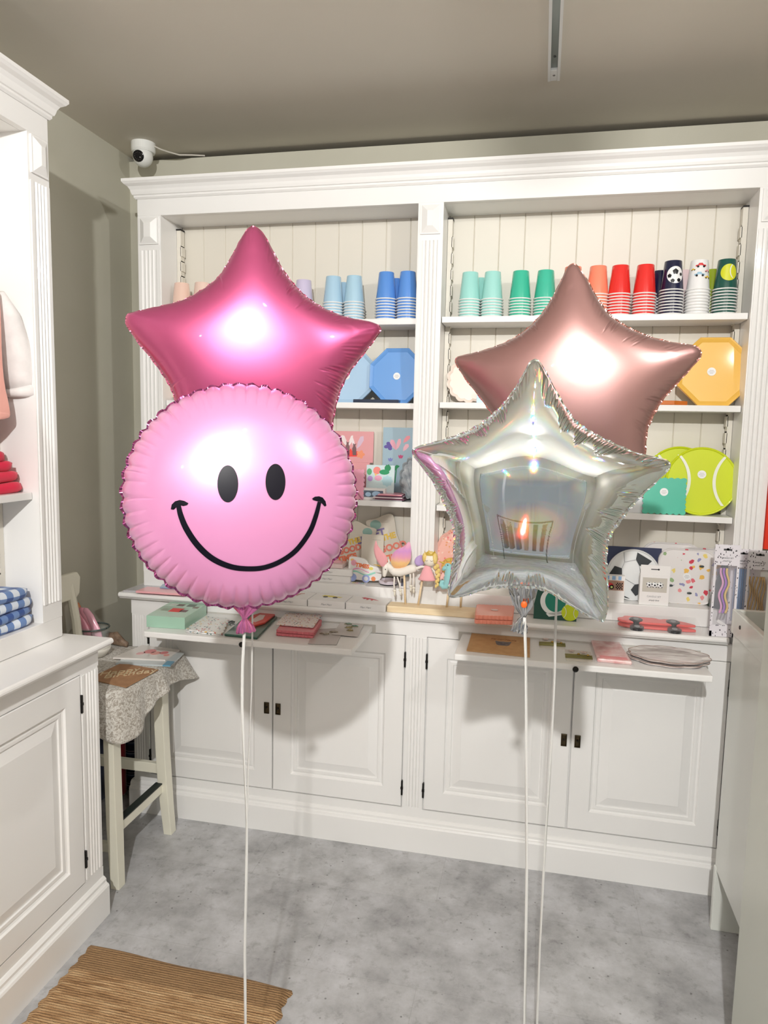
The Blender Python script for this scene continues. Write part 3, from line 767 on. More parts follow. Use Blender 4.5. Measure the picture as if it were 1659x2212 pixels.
b1.ribbon_decal('mouth', [(385, 1088), (390, 1112), (403, 1143), (427, 1178), (458, 1206), (495, 1223), (531, 1228.5), (570, 1226), (607, 1212), (640, 1188), (668, 1150), (682, 1115), (690, 1084)],
    [.0065, .008, .009, .0092, .009, .0085, .008, .0078, .0078, .008, .008, .0075, .006], BLACK)
b1.decal('mouth_corner', [(369, 1100), (371, 1090), (378, 1083), (388, 1080), (398, 1082), (407, 1087), (404, 1091), (396, 1093), (388, 1090), (381, 1095), (375, 1101)], BLACK, 4)
b1.decal('mouth_corner', [(674, 1077), (680, 1073), (689, 1072), (697, 1075), (703, 1083), (705, 1092), (701, 1094), (696, 1088), (690, 1083), (683, 1082), (676, 1080)], BLACK, 4)
b1.neck([(531, 1296, 44), (532, 1306, 32), (531, 1316, 23), (530, 1326, 13), (529, 1334, 6), (529, 1338, 6), (529, 1344, 11), (530, 1354, 18), (531, 1366, 21)], -1.362, foil('pink_neck_foil', (222, 128, 182), .16, .9), flat=.3)
b1.ribbon([(529, 1338), (524, 1440), (523, 1530), (527, 1640), (533, 1780), (532, 1900), (529, 2060), (530, 2212)], -1.362, .005)

# pink star behind
OUT2 = [(548, 489), (562, 497), (581, 526), (598, 562), (614, 590), (638, 622), (668, 650), (702, 670), (739, 684), (770, 691), (801, 695), (820, 704), (821, 716), (805, 738), (780, 770), (758, 796), (742, 822), (730, 852), (722, 884), (717, 915), (714, 950), (707, 985), (690, 985), (650, 962), (600, 945), (548, 940), (496, 946), (446, 964), (404, 988), (386, 982), (385, 945), (385, 905), (383, 875), (377, 850), (364, 824), (348, 800), (331, 777), (315, 758), (300, 740), (284, 717), (273, 700), (273, 682), (284, 676), (310, 670), (344, 663), (372, 657), (398, 650), (424, 637), (448, 622), (473, 602), (490, 575), (506, 546), (522, 514), (536, 494)]
def valley(bl, px): x, z = bl.loc2(*px); return math.atan2(z, x)
def ang(c, p): return math.atan2(-(p[1]-c[1]), p[0]-c[0])
c2 = (547, 765)
pl = [(ang(c2, (650, 640)), .75, .19, .2, 150), (ang(c2, (450, 620)), .6, .12, .025, 150), (ang(c2, (735, 835)), .6, .24, .2, 150), (ang(c2, (365, 840)), .5, .13, .04, 150)]
cr = [(ang(c2, (668, 650)), .26, .10, .012), (ang(c2, (473, 605)), .24, .08, .012), (ang(c2, (440, 627)), .16, .06, .01), (ang(c2, (398, 652)), .15, .05, .01), (ang(c2, (745, 815)), .3, .10, .012), (ang(c2, (732, 850)), .3, .12, .012), (ang(c2, (375, 845)), .22, .10, .012), (ang(c2, (590, 550)), .1, .04, .01), (ang(c2, (700, 668)), .18, .06, .01)]
b2 = Balloon('foil_balloon', 'satin deep pink star balloon behind the smiling face balloon', c2, -1.17, OUT2, .078, HOTPINK, yaw=-.05, pitch=-.12, creases=cr, pleats=pl, flatc=.5, seam=.0042, seam_mat=foil('pink_seam_foil', (232, 130, 168), .18, 1.0), it=2)
b2.ribbon([(548, 940), (546, 1200), (545, 1370), (543, 1500), (537, 1640), (534, 1780), (533, 1900), (530, 2080), (531, 2212)], -1.17, .0035)

# rose gold star
OUT3 = [(1237, 569), (1248, 576), (1258, 590), (1270, 608), (1282, 632), (1294, 652), (1306, 670), (1320, 686), (1347, 705), (1377, 719), (1406, 730), (1437, 738), (1470, 743), (1501, 747), (1514, 757), (1512, 772), (1496, 790), (1477, 811), (1459, 830), (1443, 848), (1430, 862), (1417, 882), (1404, 908), (1395, 930), (1393, 974), (1391, 1010), (1388, 1042), (1376, 1054), (1350, 1046), (1310, 1024), (1270, 1012), (1238, 1009), (1200, 1014), (1160, 1028), (1122, 1050), (1098, 1058), (1088, 1046), (1088, 1000), (1086, 950), (1078, 916), (1065, 894), (1047, 869), (1030, 847), (1013, 827), (998, 806), (985, 785), (985, 771), (1007, 767), (1037, 760), (1067, 751), (1094, 741), (1120, 727), (1141, 712), (1158, 695), (1175, 675), (1191, 650), (1204, 624), (1217, 598), (1226, 578)]
c3 = (1244, 835)
pl = [(ang(c3, (1345, 704)), .7, .18, .16, 150), (ang(c3, (1130, 720)), .7, .16, .16, 150), (ang(c3, (1418, 880)), .5, .18, .16, 150)]
cr = [(ang(c3, (1322, 688)), .27, .12, .011), (ang(c3, (1375, 719)), .25, .10, .011), (ang(c3, (1403, 729)), .25, .10, .011), (ang(c3, (1120, 727)), .17, .08, .012), (ang(c3, (1148, 704)), .15, .09, .014), (ang(c3, (1085, 745)), .12, .06, .01), (ang(c3, (1440, 850)), .18, .08, .012), (ang(c3, (1408, 900)), .22, .10, .012), (ang(c3, (1394, 925)), .2, .1, .012)]
b3 = Balloon('foil_balloon', 'satin rose gold star balloon behind the silver star', c3, -1.06, OUT3, .080, ROSE, yaw=-.06, pitch=-.08, creases=cr, pleats=pl, flatc=.5, seam=.0042, seam_mat=foil('rose_seam_foil', (225, 165, 155), .18, 1.0), it=2)
b3.ribbon([(1212, 1040), (1203, 1280), (1200, 1350), (1198, 1450), (1193, 1560), (1187, 1680), (1180, 1790), (1174, 1890), (1166, 2040), (1160, 2212)], -1.06, .005)

# silver holographic star
OUT4 = [(1155, 778), (1166, 783), (1174, 797), (1184, 816), (1194, 834), (1206, 858), (1219, 880), (1236, 908), (1262, 929), (1290, 944), (1318, 957), (1348, 971), (1377, 981), (1408, 988), (1435, 992), (1446, 1000), (1443, 1014), (1421, 1036), (1399, 1056), (1377, 1077), (1356, 1100), (1337, 1125), (1320, 1148), (1310, 1170), (1308, 1192), (1308, 1216), (1310, 1246), (1312, 1276), (1312, 1305), (1308, 1334), (1294, 1341), (1278, 1333), (1248, 1316), (1218, 1297), (1192, 1280), (1166, 1268), (1130, 1266), (1095, 1266), (1072, 1266), (1047, 1271), (1011, 1283), (985, 1290), (971, 1286), (969, 1276), (976, 1236), (983, 1192), (984, 1150), (979, 1126), (970, 1103), (952, 1066), (940, 1044), (924, 1021), (908, 1002), (894, 984), (893, 970), (914, 963), (940, 957), (978, 946), (1015, 933), (1046, 914), (1075, 890), (1096, 866), (1115, 838), (1126, 819), (1135, 801), (1143, 786)]
c4 = (1146, 1070)
pl = [(ang(c4, (1236, 908)), .62, .24, .5, 168), (ang(c4, (1320, 1150)), .62, .26, .5, 160), (ang(c4, (1050, 912)), .55, .19, .5, 170), (ang(c4, (984, 1140)), .6, .14, .45, 170), (ang(c4, (1130, 1266)), .5, .18, .4, 120), (ang(c4, (1311, 1240)), .3, .2, .45, 190), (ang(c4, (1350, 972)), .3, .16, .45, 190)]
cr = [(ang(c4, (1236, 908)), .22, .10, .010), (ang(c4, (1075, 888)), .16, .09, .012), (ang(c4, (1010, 934)), .18, .10, .012), (ang(c4, (1309, 1170)), .2, .10, .01), (ang(c4, (1080, 1266)), .22, .10, .012), (ang(c4, (1150, 1266)), .2, .1, .012)]
b4 = Balloon('foil_balloon', 'silver holographic star balloon with rainbow glints in front', c4, -1.28, OUT4, .062, HOLO, yaw=-.02, pitch=-.03, NT_=1440, creases=cr, pleats=pl, flatc=.85, seam=.0048, seam_mat=HOLO, it=2)
SILV = foil('silver_crumpled_foil', (205, 208, 214), .12, 1.0)
b4.neck([(1131, 1258, 32), (1131, 1272, 25), (1131, 1288, 21), (1131, 1305, 18), (1131, 1318, 12), (1131, 1328, 6), (1130, 1334, 4), (1127, 1340, 8), (1124, 1350, 12), (1121, 1360, 14), (1119, 1366, 13)], -1.282, SILV, flat=.3, ruf=.2, lobes=5, crumple=.10)
link('valve_seal', MB().ball(tuple(at(1132, 1306, y=-1.2945)-b4.C), (.0052, .002, .0058), 14), P('orange_seal', (238, 96, 24), .5), b4.e, smooth=True)
b4.ribbon([(1133, 1334), (1136, 1430), (1137, 1560), (1137, 1700), (1138, 1870), (1136, 2040), (1133, 2212)], -1.284, .005)

# ------------------------------------------------------------------ paper cups on the top shelves
def cup_mesh(c):
    key = 'cupmesh%s' % (c,)
    if key in bpy.data.meshes: return bpy.data.meshes[key]
    mb = MB(); mb.lathe([(.0355, .0035), (.0270, .0925), (.0262, .0945), (.0245, .0945), (.0240, .0925)], seg=36)
    mb.mi = 1; mb.lathe([(.0350, .0), (.0385, .0005), (.0392, .0022), (.0382, .0040), (.0355, .0043)], seg=36)
    return mb
RIM = P('cup_rim_white', (240, 240, 238), .3, 0, .4)
def print_on_cone(name, polys, m, parent, z0, rot=0):
    """polygons in (arc, height) metres wrapped on the cup's side"""
    for pm, (pts, lift) in zip(m, polys):
        mb = MB(); cx = sum(p[0] for p in pts)/len(pts); cz = sum(p[1] for p in pts)/len(pts); vs = []; n = len(pts)
        def w_(x, z):
            zz = z; r = .0355-(zz-.0035)*.0955+lift; a = -PI/2+x/r+rot; return (r*math.cos(a), r*math.sin(a), z+z0)
        vs.append(w_(cx, cz))
        for i in (1, 2, 3, 4):
            for p in pts: vs.append(w_(cx+(p[0]-cx)*i/4, cz+(p[1]-cz)*i/4))
        fs = [(0, 1+k, 1+(k+1) % n) for k in range(n)]
        for i in range(3):
            for k in range(n): fs.append((1+i*n+k, 1+(i+1)*n+k, 1+(i+1)*n+(k+1) % n, 1+i*n+(k+1) % n))
        link(name, mb.add(vs, fs), pm, parent, smooth=True)
cup_protos = {}
def cup_stack(x, y, z, c, n, label, deco=None, group='stacks of paper cups on the top shelves', dz=.0098, rot=0):
    r = thing('paper_cup_stack', label, 'paper cups', (x, y, z), group=group)
    m = P('cup_%d_%d_%d' % c, c, .22, 0, .6)
    k = (c,)
    for i in range(n):
        if k not in cup_protos:
            o = link('paper_cup', cup_mesh(c), [m, RIM], r, smooth=True); cup_protos[k] = o
            md = o.modifiers.new('edge', 'EDGE_SPLIT'); md.split_angle = math.radians(50)
        else:
            o = cup_protos[k].copy(); col.objects.link(o); o.parent = r
        o.location = (0, 0, i*dz)
    z0 = (n-1)*dz
    if deco == 'soccer':
        W_ = P('print_white', (240, 240, 240), .3); K_ = P('print_black', (20, 20, 26), .3); c0 = (.004, .048)
        ps = [(circ(.027, 32, *c0), .0006)]; ms = [W_]
        def pent(cx, cz, r, a0): return [(cx+r*math.cos(a0+2*PI*i/5), cz+r*math.sin(a0+2*PI*i/5)) for i in range(5)]
        for (dx, dz_, rr, a0) in ((0, .010, .010, PI/2), (-.018, -.003, .007, .3), (.019, .002, .006, 2.6), (-.008, -.019, .007, -1), (.012, -.017, .007, -2)):
            ps.append((pent(c0[0]+dx, c0[1]+dz_, rr, a0), .0010)); ms.append(K_)
        print_on_cone('ball_print', ps, ms, r, z0)
    if deco == 'tennis':
        c0 = (.002, .052); W_ = P('print_white', (240, 240, 240), .3)
        arc = [(c0[0]+.020+.019*math.cos(q), c0[1]+.004+.026*math.sin(q)) for q in [PI*.72+i*.06*PI for i in range(11)]]
        arc2 = [(p[0]+.003, p[1]) for p in arc[::-1]]
        print_on_cone('ball_print', [(circ(.026, 32, *c0), .0006)], [P('tennis_yellow', (214, 218, 40), .4)], r, z0)
        print_on_cone('ball_line', [(arc[i:i+2]+arc2[len(arc2)-i-2:len(arc2)-i], .0010) for i in range(10)], [W_]*10, r, z0)
    if deco == 'cars':
        rd = P('print_red', (212, 40, 44), .4); bl = P('print_blue', (150, 190, 214), .4); K_ = P('print_black', (20, 20, 26), .3); yl = P('print_yellow', (235, 196, 60), .4); pk = P('print_pink', (240, 160, 160), .4)
        ps = []; ms = []
        for (cx, cz, s_, m1) in ((.000, .072, 1, rd), (-.003, .044, 1, bl), (.022, .056, .6, pk), (.024, .036, .7, yl), (-.024, .062, .5, yl)):
            ps.append(([(cx-.016*s_, cz), (cx+.016*s_, cz), (cx+.016*s_, cz+.005*s_), (cx+.007*s_, cz+.006*s_), (cx+.004*s_, cz+.011*s_), (cx-.006*s_, cz+.011*s_), (cx-.009*s_, cz+.006*s_), (cx-.016*s_, cz+.005*s_)], .0006)); ms.append(m1)
            for q in (-.009, .009): ps.append((circ(.0036*s_, 14, cx+q*s_, cz), .0010)); ms.append(K_)
        print_on_cone('car_print', ps, ms, r, z0)
    return r
ZL, ZR = 1.8635, 1.868
def cx_(u, v, y): return at(u, v, y=y).x
YF1 = .062
for (u, c, n, lab, dc) in (
    (393, (240, 206, 190), 6, 'blush pink stack of paper cups, leftmost on the top shelf', None),
    (437, (242, 212, 198), 6, 'blush pink stack of paper cups just left of the pink star', None),
    (656, (205, 196, 224), 6, 'lavender stack of paper cups beside the pink star', None),
    (720, (170, 205, 228), 7, 'pale blue stack of paper cups nearer the pink star', None),
    (765, (172, 208, 228), 7, 'pale blue stack of paper cups beside the two deeper blue stacks', None),
    (834, (90, 146, 222), 8, 'cornflower blue stack of paper cups, second from the middle pilaster', None),
    (880, (92, 148, 224), 8, 'cornflower blue stack of paper cups touching the middle pilaster', None)):
    cup_stack(cx_(u, 640, YF1), YF1, ZL, c, n, lab, dc)
for (u, c, n, lab, dc) in (
    (1015, (160, 222, 214), 7, 'pale mint stack of paper cups, leftmost of the right bay', None),
    (1063.5, (164, 224, 216), 7, 'pale mint stack of paper cups beside the green stacks', None),
    (1124, (62, 190, 158), 7, 'sea green stack of paper cups beside the pale mint ones', None),
    (1177.5, (66, 190, 160), 7, 'sea green stack of paper cups left of the rose gold star tip', None),
    (1236, (250, 140, 110), 8, 'coral stack of paper cups behind the rose gold star tip', None),
    (1290, (250, 142, 112), 8, 'coral stack of paper cups right of the rose gold star tip', None),
    (1338, (232, 48, 44), 8, 'red stack of paper cups beside the coral one', None),
    (1392, (232, 48, 44), 8, 'red stack of paper cups beside the football stack', None),
    (1450.6, (24, 28, 62), 9, 'navy stack of paper cups printed with a football', 'soccer'),
    (1507, (240, 240, 240), 9, 'white stack of paper cups printed with small cars', 'cars'),
    (1566, (16, 82, 72), 9, 'dark green stack of paper cups printed with a tennis ball', 'tennis')):
    cup_stack(cx_(u, 630, YF1), YF1, ZR, c, n, lab, dc, dz=.0094)
# back row, peeping between the front ones
for (u, c, n, lab, z) in ((743, (170, 205, 228), 7, 'pale blue paper cup stack in the back row', ZL), (857, (90, 146, 222), 8, 'cornflower blue paper cup stack in the back row', ZL),
    (1039, (160, 222, 214), 7, 'pale mint paper cup stack in the back row', ZR), (1425, (24, 28, 62), 8, 'navy paper cup stack in the back row', ZR), (1478, (238, 214, 216), 8, 'white paper cup stack in the back row', ZR), (1538, (150, 170, 40), 8, 'olive yellow paper cup stack in the back row', ZR)):
    cup_stack(cx_(u, 600, .126), .116, z, c, n-1, lab, None, dz=.0094)

# ------------------------------------------------------------------ plates, napkins and packs
def upright(name, label, cat, u, v, y, z, tilt=.12, rz=0, group=None):
    """a leaning thing: base centre under pixel column u at depth y, standing on height z"""
    p = at(u, v, y=y); return thing(name, label, cat, (p.x, y, z), (-tilt, 0, rz), group)
def slab(name, pts, t, m, parent, y=0, bevel=.0006, **k):
    return link(name, MB().prism(pts, y, y+t, 'y'), m, parent, bevel=bevel, **k)
def plate(root, pts_fn, m, t=.012, rimd=.004, m2=None, inset=.86):
    """stack of paper plates seen from the front: rim turned forward, sunk well"""
    vs = []; fs = []; n = len(pts_fn(1)); prof = [(1.0, t), (1.0, 0.001), (.985, -.0012), (.95, 0), (inset+.02, rimd), (inset, rimd+.0015)]
    for k, y in prof: vs += [(x, y, z) for x, z in pts_fn(k)]
    for i in range(len(prof)-1):
        for j in range(n): fs.append((i*n+j, i*n+(j+1) % n, (i+1)*n+(j+1) % n, (i+1)*n+j))
    fs.append(tuple((len(prof)-1)*n+j for j in range(n))[::-1]); fs.append(tuple(range(n)))
    return link('plate', MB().add(vs, fs), m, root)
def poly(n, r, a0=0): return lambda k: [(r*k*math.cos(a0+2*PI*i/n), r+r*k*math.sin(a0+2*PI*i/n)*1.0) for i in range(n)]
def octo(r): 
    rc = r/math.cos(PI/8)
    return lambda k: [(rc*k*math.cos(PI/8+2*PI*i/8), r+rc*k*math.sin(PI/8+2*PI*i/8)) for i in range(8)]
def scal(r, n=12, d=.05, sz=1): return lambda k: [(r*k*(1-d+d*abs(math.sin(n*a/2)))*math.cos(a), r*sz+r*sz*k*(1-d+d*abs(math.sin(n*a/2)))*math.sin(a)) for a in [2*PI*i/144 for i in range(144)]]
def sticker(root, x, z, r=.0125, y=-.001):
    st = link('sticker', MB().prism(circ(r, 32, x, z), y-.0004, y, 'y'), STICK, root)
    mb = MB()
    for k, (w_, h) in enumerate(((.006, .003), (.0085, -.0015), (.005, -.0055))): mb.box(x-w_*r/.0125, x+w_*r/.0125, y-.0007, y-.0004, z+h*r/.0125, z+h*r/.0125+.0012)
    link('sticker_text', mb, INK, st)
def P_(n, c): return P(n, c, .35, 0, .5)
# left bay, shelf 2
z = 1.575
r = upright('octagonal_plate_pack', 'cornflower blue octagonal paper plates left of the middle pilaster', 'paper plates', 854, 860, .06, z); plate(r, octo(.0985), P_('plate_blue', (104, 160, 226))); sticker(r, 0, .098, .0125, .004)
r = upright('octagonal_plate_pack', 'pale blue octagonal paper plates half behind the pink star', 'paper plates', 751, 860, .075, z); plate(r, octo(.0985), P_('plate_paleblue', (172, 204, 232))); sticker(r, -.01, .098, .0125, .004)
r = upright('scalloped_plate_pack', 'blush scalloped paper plates at the left end of the second shelf', 'paper plates', 392, 840, .07, z, .2); plate(r, scal(.078, 12), P_('plate_blush', (238, 200, 180)))
p = at(820, 868, z=z+.005); r = thing('napkin_pack', 'flat dark navy napkin pack lying behind the blue octagonal plates', 'napkins', (p.x, .07, z)); link('napkins', MB().box(-.09, .075, -.04, .07, 0, .012), P_('navy', (24, 40, 66)), r, bevel=.002)
# right bay, shelf 2
z = 1.580
r = upright('octagonal_plate_pack', 'amber yellow octagonal paper plates right of the rose gold star', 'paper plates', 1541, 865, .055, z); plate(r, octo(.1115), P_('plate_amber', (240, 190, 84))); sticker(r, -.008, .112, .0135, .004)
r = upright('scalloped_plate_pack', 'pearly blush scalloped plates left of the rose gold star', 'paper plates', 1012, 860, .09, z); plate(r, scal(.082, 14, .08), P_('plate_pearl', (244, 226, 214)))
r = upright('napkin_pack', 'small pale blue napkin pack behind the rose gold star', 'napkins', 1043, 868, .06, z); slab('napkins', [(-.022, 0), (.022, 0), (.022, .045), (-.022, .045)], .012, P_('paleblue2', (176, 208, 236)), r)
p = at(1460, 870, z=z); r = thing('octagonal_plate_pack', 'orange paper plates lying flat left of the amber plates', 'paper plates', (p.x-.01, .075, z)); link('plate', MB().prism([(x, y) for x, y in [(.085*math.cos(PI/8+i*PI/4), .06*math.sin(PI/8+i*PI/4)) for i in range(8)]], 0, .014, 'z'), P_('plate_orange', (206, 110, 30)), r, bevel=.002)
# right bay, shelf 3
z = 1.2225
def tennis(u, y, lab, rr, sh):
    r = upright('tennis_ball_plate_pack', lab, 'paper plates', u, 1100, y, z, .1); plate(r, poly(64, rr), P('tennis_plate', (206, 220, 20), .5, 0, .1), inset=.93, rimd=.002)
    for sg in (-1, 1):
        mb = MB(); cx = sg*rr*1.42; R0 = rr*1.08; pts = []
        a = [(cx-sg*R0*math.cos(q), rr*1.0+R0*math.sin(q)) for q in [(-.78+i*.078) for i in range(21)]]
        for i in range(20):
            q0, q1 = a[i], a[i+1]
            if math.hypot(q0[0], q0[1]-rr) < rr*.97: mb.add([(q0[0]-.005, .0005, q0[1]), (q0[0]+.005, .0005, q0[1]), (q1[0]+.005, .0005, q1[1]), (q1[0]-.005, .0005, q1[1])], [(0, 1, 2, 3)])
        link('seam_line', mb, P('line_white', (236, 238, 224), .5), r)
    return r
r = tennis(1513, .05, 'round yellow-green tennis ball paper plates, front pack', .1125, 0); sticker(r, 0, .135, .0135, .0015)
tennis(1464, .105, 'round yellow-green tennis ball paper plates, pack behind', .1125, 0)
def scalsq(h, n=7, d=.003, w_=None):
    w_ = w_ or h; pts = []
    for sd in range(4):
        for i in range(n*6):
            q = i/(n*6); e = d*abs(math.sin(q*n*PI)); x, y_ = {0: (-w_+2*w_*q, -h-e+d), 1: (w_+e-d, -h+2*h*q), 2: (w_-2*w_*q, h+e-d), 3: (-w_-e+d, h-2*h*q)}[sd]; pts.append((x, y_))
    return pts
r = upright('napkin_pack', 'sea green scalloped napkin pack in front of the tennis ball plates', 'napkins', 1434, 1105, .035, z, .12); slab('napkins', [(x, y_+.061) for x, y_ in scalsq(.061, 7, .004, .068)], .012, P_('napkin_green', (74, 188, 160)), r); sticker(r, -.002, .074, .013, -.0003)
r = upright('napkin_pack', 'white napkin pack with dark edge behind the silver star', 'napkins', 1375, 1108, .05, z); slab('napkins', [(-.03, 0), (.03, 0), (.03, .05), (-.03, .05)], .016, P_('navywhite', (228, 228, 232)), r)
# left bay, shelf 3
z = 1.2286
r = upright('picture_plate', 'pink square paper plate printed with winged mice', 'paper plates', 757, 1080, .12, z, .05)
slab('plate', [(-.082, .13), (.082, .13), (.082, .245), (-.082, .245)], .006, P_('plate_pinkprint', (226, 160, 164)), r); slab('plate_foot', [(-.07, 0), (.07, 0), (.07, .13), (-.07, .13)], .006, P_('plate_pinkprint', (226, 160, 164)), r)
def dab(lst, root, y, name='print'):
    """flat printed shapes: (colour, [(x,z)...])"""
    for i, (c, pts) in enumerate(lst): link(name, MB().prism(pts, y-.0003*(1+.2*(i % 3)), y, 'y'), P('print_%d_%d_%d' % c, c, .5), root)
def petals(cx, cz, r_, n, d=.35, sz=1, a0=0): return [(cx+r_*(1-d+d*abs(math.cos(n*t_/2)))*math.cos(t_+a0), cz+sz*r_*(1-d+d*abs(math.cos(n*t_/2)))*math.sin(t_+a0)) for t_ in [2*PI*i/60 for i in range(60)]]
def wing_pts(cx, cz, sx, sz, lean): return [(cx+sx*x+lean*sz*z, cz+sz*z) for x, z in ((0, 0), (.5, .25), (.9, .7), (.8, 1.05), (.35, 1.0), (.05, .55))]
dab([((236, 222, 222), wing_pts(-.018, .188, -.024, .040, -.1)), ((240, 228, 228), wing_pts(-.014, .188, .016, .040, .1)), ((214, 186, 206), wing_pts(.018, .180, .026, .046, .1)), ((238, 226, 230), wing_pts(.012, .184, -.016, .040, -.1)),
    ((128, 92, 96), [(-.022, .160), (-.008, .158), (-.009, .188), (-.013, .198), (-.010, .207), (-.016, .203), (-.022, .208), (-.021, .198), (-.025, .186)]), ((116, 84, 88), [(.004, .156), (.018, .156), (.017, .182), (.013, .192), (.017, .200), (.010, .197), (.004, .201), (.005, .190), (.001, .180)]),
    ((236, 66, 58), [(-.030, .150), (.026, .152), (.022, .172), (.004, .168), (-.004, .182), (-.012, .170), (-.026, .166)]), ((238, 150, 110), petals(.034, .160, .016, 5)), ((230, 90, 80), petals(-.030, .152, .014, 5))], r, 0)
r = upright('picture_plate', 'blue-grey paper plate printed with butterflies and tulips', 'paper plates', 858, 1080, .11, z, .04)
slab('plate', [(-.060, 0), (.060, 0), (.060, .262), (-.060, .262)], .006, P_('plate_bluegrey', (160, 186, 200)), r)
def tulip(cx, cz, s_): return [(cx+s_*x, cz+s_*z) for x, z in ((-.5, 0), (.5, 0), (.85, .6), (.9, 1.3), (.45, .95), (0, 1.4), (-.45, .95), (-.9, 1.3), (-.85, .6))]
dab([((96, 82, 158), petals(-.036, .194, .020, 4, .5, .8, .3)), ((228, 166, 184), wing_pts(-.010, .180, -.026, .036, 0)), ((238, 178, 190), wing_pts(-.010, .180, .020, .040, 0)), ((236, 150, 160), wing_pts(.016, .206, .026, .026, .1)), ((238, 182, 194), wing_pts(.016, .176, .024, .026, 0)), ((196, 70, 120), tulip(.008, .150, .010)), ((120, 130, 186), tulip(-.030, .138, .010)),
    ((22, 122, 70), tulip(-.036, .112, .011)), ((22, 122, 70), [(-.038, .06), (-.035, .06), (-.034, .115), (-.038, .115)]), ((30, 140, 84), [(-.036, .08), (-.016, .100), (.006, .122), (-.006, .126), (-.026, .108)]), ((30, 140, 84), [(-.012, .06), (-.009, .06), (-.004, .118), (-.008, .118)])], r, 0)
r = upright('napkin_pack', 'bright pink scalloped napkin pack at the edge of the smiling balloon', 'napkins', 757, 1083, .035, z, .1); slab('napkins', [(x, y_+.055) for x, y_ in scalsq(.055, 7, .004, .048)], .012, P_('napkin_pink', (240, 164, 190)), r)
r = upright('flower_napkin_pack', 'clear pack of flower-shaped napkins in pastel and green', 'napkins', 815, 1082, .075, z, .1)
slab('backing_card', [(-.045, 0), (.060, 0), (.060, .125), (-.045, .125)], .004, P_('card_mintblue', (205, 226, 228)), r)
fl = [((238, 140, 130), circ(.014, 16, -.006, .105)), ((90, 170, 120), circ(.012, 12, -.034, .1, .8, 1)), ((34, 150, 96), circ(.016, 12, .022, .10, 1.2, .6)), ((30, 140, 88), circ(.012, 12, .034, .115)), ((190, 160, 220), circ(.010, 12, -.03, .075)), ((236, 170, 196), circ(.014, 16, .0, .078, 1, .7)), ((176, 214, 222), [(x+.034, z_+.068) for x, z_ in [(.022*(1-.2*abs(math.sin(4*a)))*math.cos(a), .022*(1-.2*abs(math.sin(4*a)))*math.sin(a)) for a in [2*PI*i/48 for i in range(48)]]]), ((240, 200, 110), circ(.004, 10, -.01, .09))]
dab(fl, r, 0)
r = upright('window_box', 'small white box with a window under the flower napkins', 'box', 808, 1078, .045, z, 0); link('box', MB().box(-.045, .040, 0, .03, 0, .042), PAPER, r, bevel=.001)
link('window', MB().box(-.038, .033, -.0006, 0, .010, .034), P_('box_window', (92, 108, 128)), r); link('contents', MB().lathe([(.010, -.0012), (.009, -.0018)], (.008, 0, .022), 16, 'y', sx=1.6).lathe([(.008, -.0012), (.007, -.0018)], (-.022, 0, .020), 16, 'y', sx=1.4), P_('paleblue2', (176, 208, 236)), r)
p = at(838, 1083, z=z)
r = thing('card_pile', 'pile of thin pink and plum packs lying on the third shelf', 'packs', (p.x, .055, z))
for i, (c, a, b) in enumerate((((190, 190, 194), -.062, .050), ((106, 52, 78), -.048, .058), ((228, 210, 214), -.055, .052), ((96, 50, 74), -.045, .055), ((240, 160, 176), -.036, .050))):
    link('pack', MB().box(a, b, -.035-.002*i, .05, i*.0052, i*.0052+.0045), P_('pk%d' % i, c), r, bevel=.001)
r = upright('shell_plate_pack', 'silver-grey shell shaped plates against the middle pilaster', 'paper plates', 892, 1080, .062, z, .12); plate(r, scal(.055, 14, .12, 1.5), noisy('shell_silver', (150, 160, 166), (196, 204, 208), 30, .2, metal=.3))
mb = MB()
for k in range(9):
    a = PI*(.12+.095*k); mb.tube([(0, .004, .012), (.050*math.cos(a)*.9, .002, .012+.135*math.sin(a)*.95)], [.001, .0022], 6)
link('rib', mb, noisy('shell_silver', (150, 160, 166), (196, 204, 208), 30, .2, metal=.3), r)
# bottom level of the left bay (z .92)
z = .92
def boot(u, y, lab, s_, flip=1):
    r = upright('skate_plate_pack', lab, 'paper plates', u, 1262, y, z, .08)
    pts = [(-.075, .02), (-.085, .055), (-.078, .12), (-.075, .175), (-.082, .20), (-.045, .205), (-.012, .222), (.004, .226), (.016, .218), (.022, .19), (.028, .155), (.046, .12), (.072, .095), (.085, .075), (.088, .045), (.07, .02), (.0, .012)]
    pts = smooth_closed([(x*s_*flip, zz*s_) for x, zz in pts], 2)
    slab('plate', pts, .012, P_('plate_oat', (214, 206, 192)), r, bevel=.0015)
    dab([(c, [(x*s_*flip, zz*s_) for x, zz in q]) for c, q in [((150, 186, 176), circ(.016, 16, -.045, .185, 1.2, 1)), ((150, 200, 186), circ(.014, 12, -.05, .045, 2, .6))]], r, 0)
    for t_, sz, x, zz, c in (('LET', .034, -.035, .145, (132, 120, 168)), ('THE', .026, .004, .140, (226, 190, 80)), ('GOOD', .030, .020, .105, (228, 130, 110)), ('TIMES', .030, .028, .072, (236, 128, 92))):
        text('lettering', t_, sz*s_, (x*s_*flip, -.0005, zz*s_), (PI/2, -.3, 0), P('print_%d_%d_%d' % c, c, .5), r, bold=.0016)
boot(835, .12, 'roller boot shaped paper plates with pastel lettering, behind the unicorn', 1.12)
boot(765, .10, 'roller boot shaped paper plates beside the smiling balloon', .98, -1)
r = upright('clear_pack', 'translucent beige card pack in front of the roller boot plates', 'pack', 802, 1262, .085, z, .06); slab('card', [(-.042, 0), (.042, 0), (.042, .175), (-.042, .175)], .005, P_('card_greige', (208, 200, 186)), r); dab([((180, 170, 160), [(-.0, .155), (.03, .155), (.03, .157), (-.0, .157)])], r, 0)
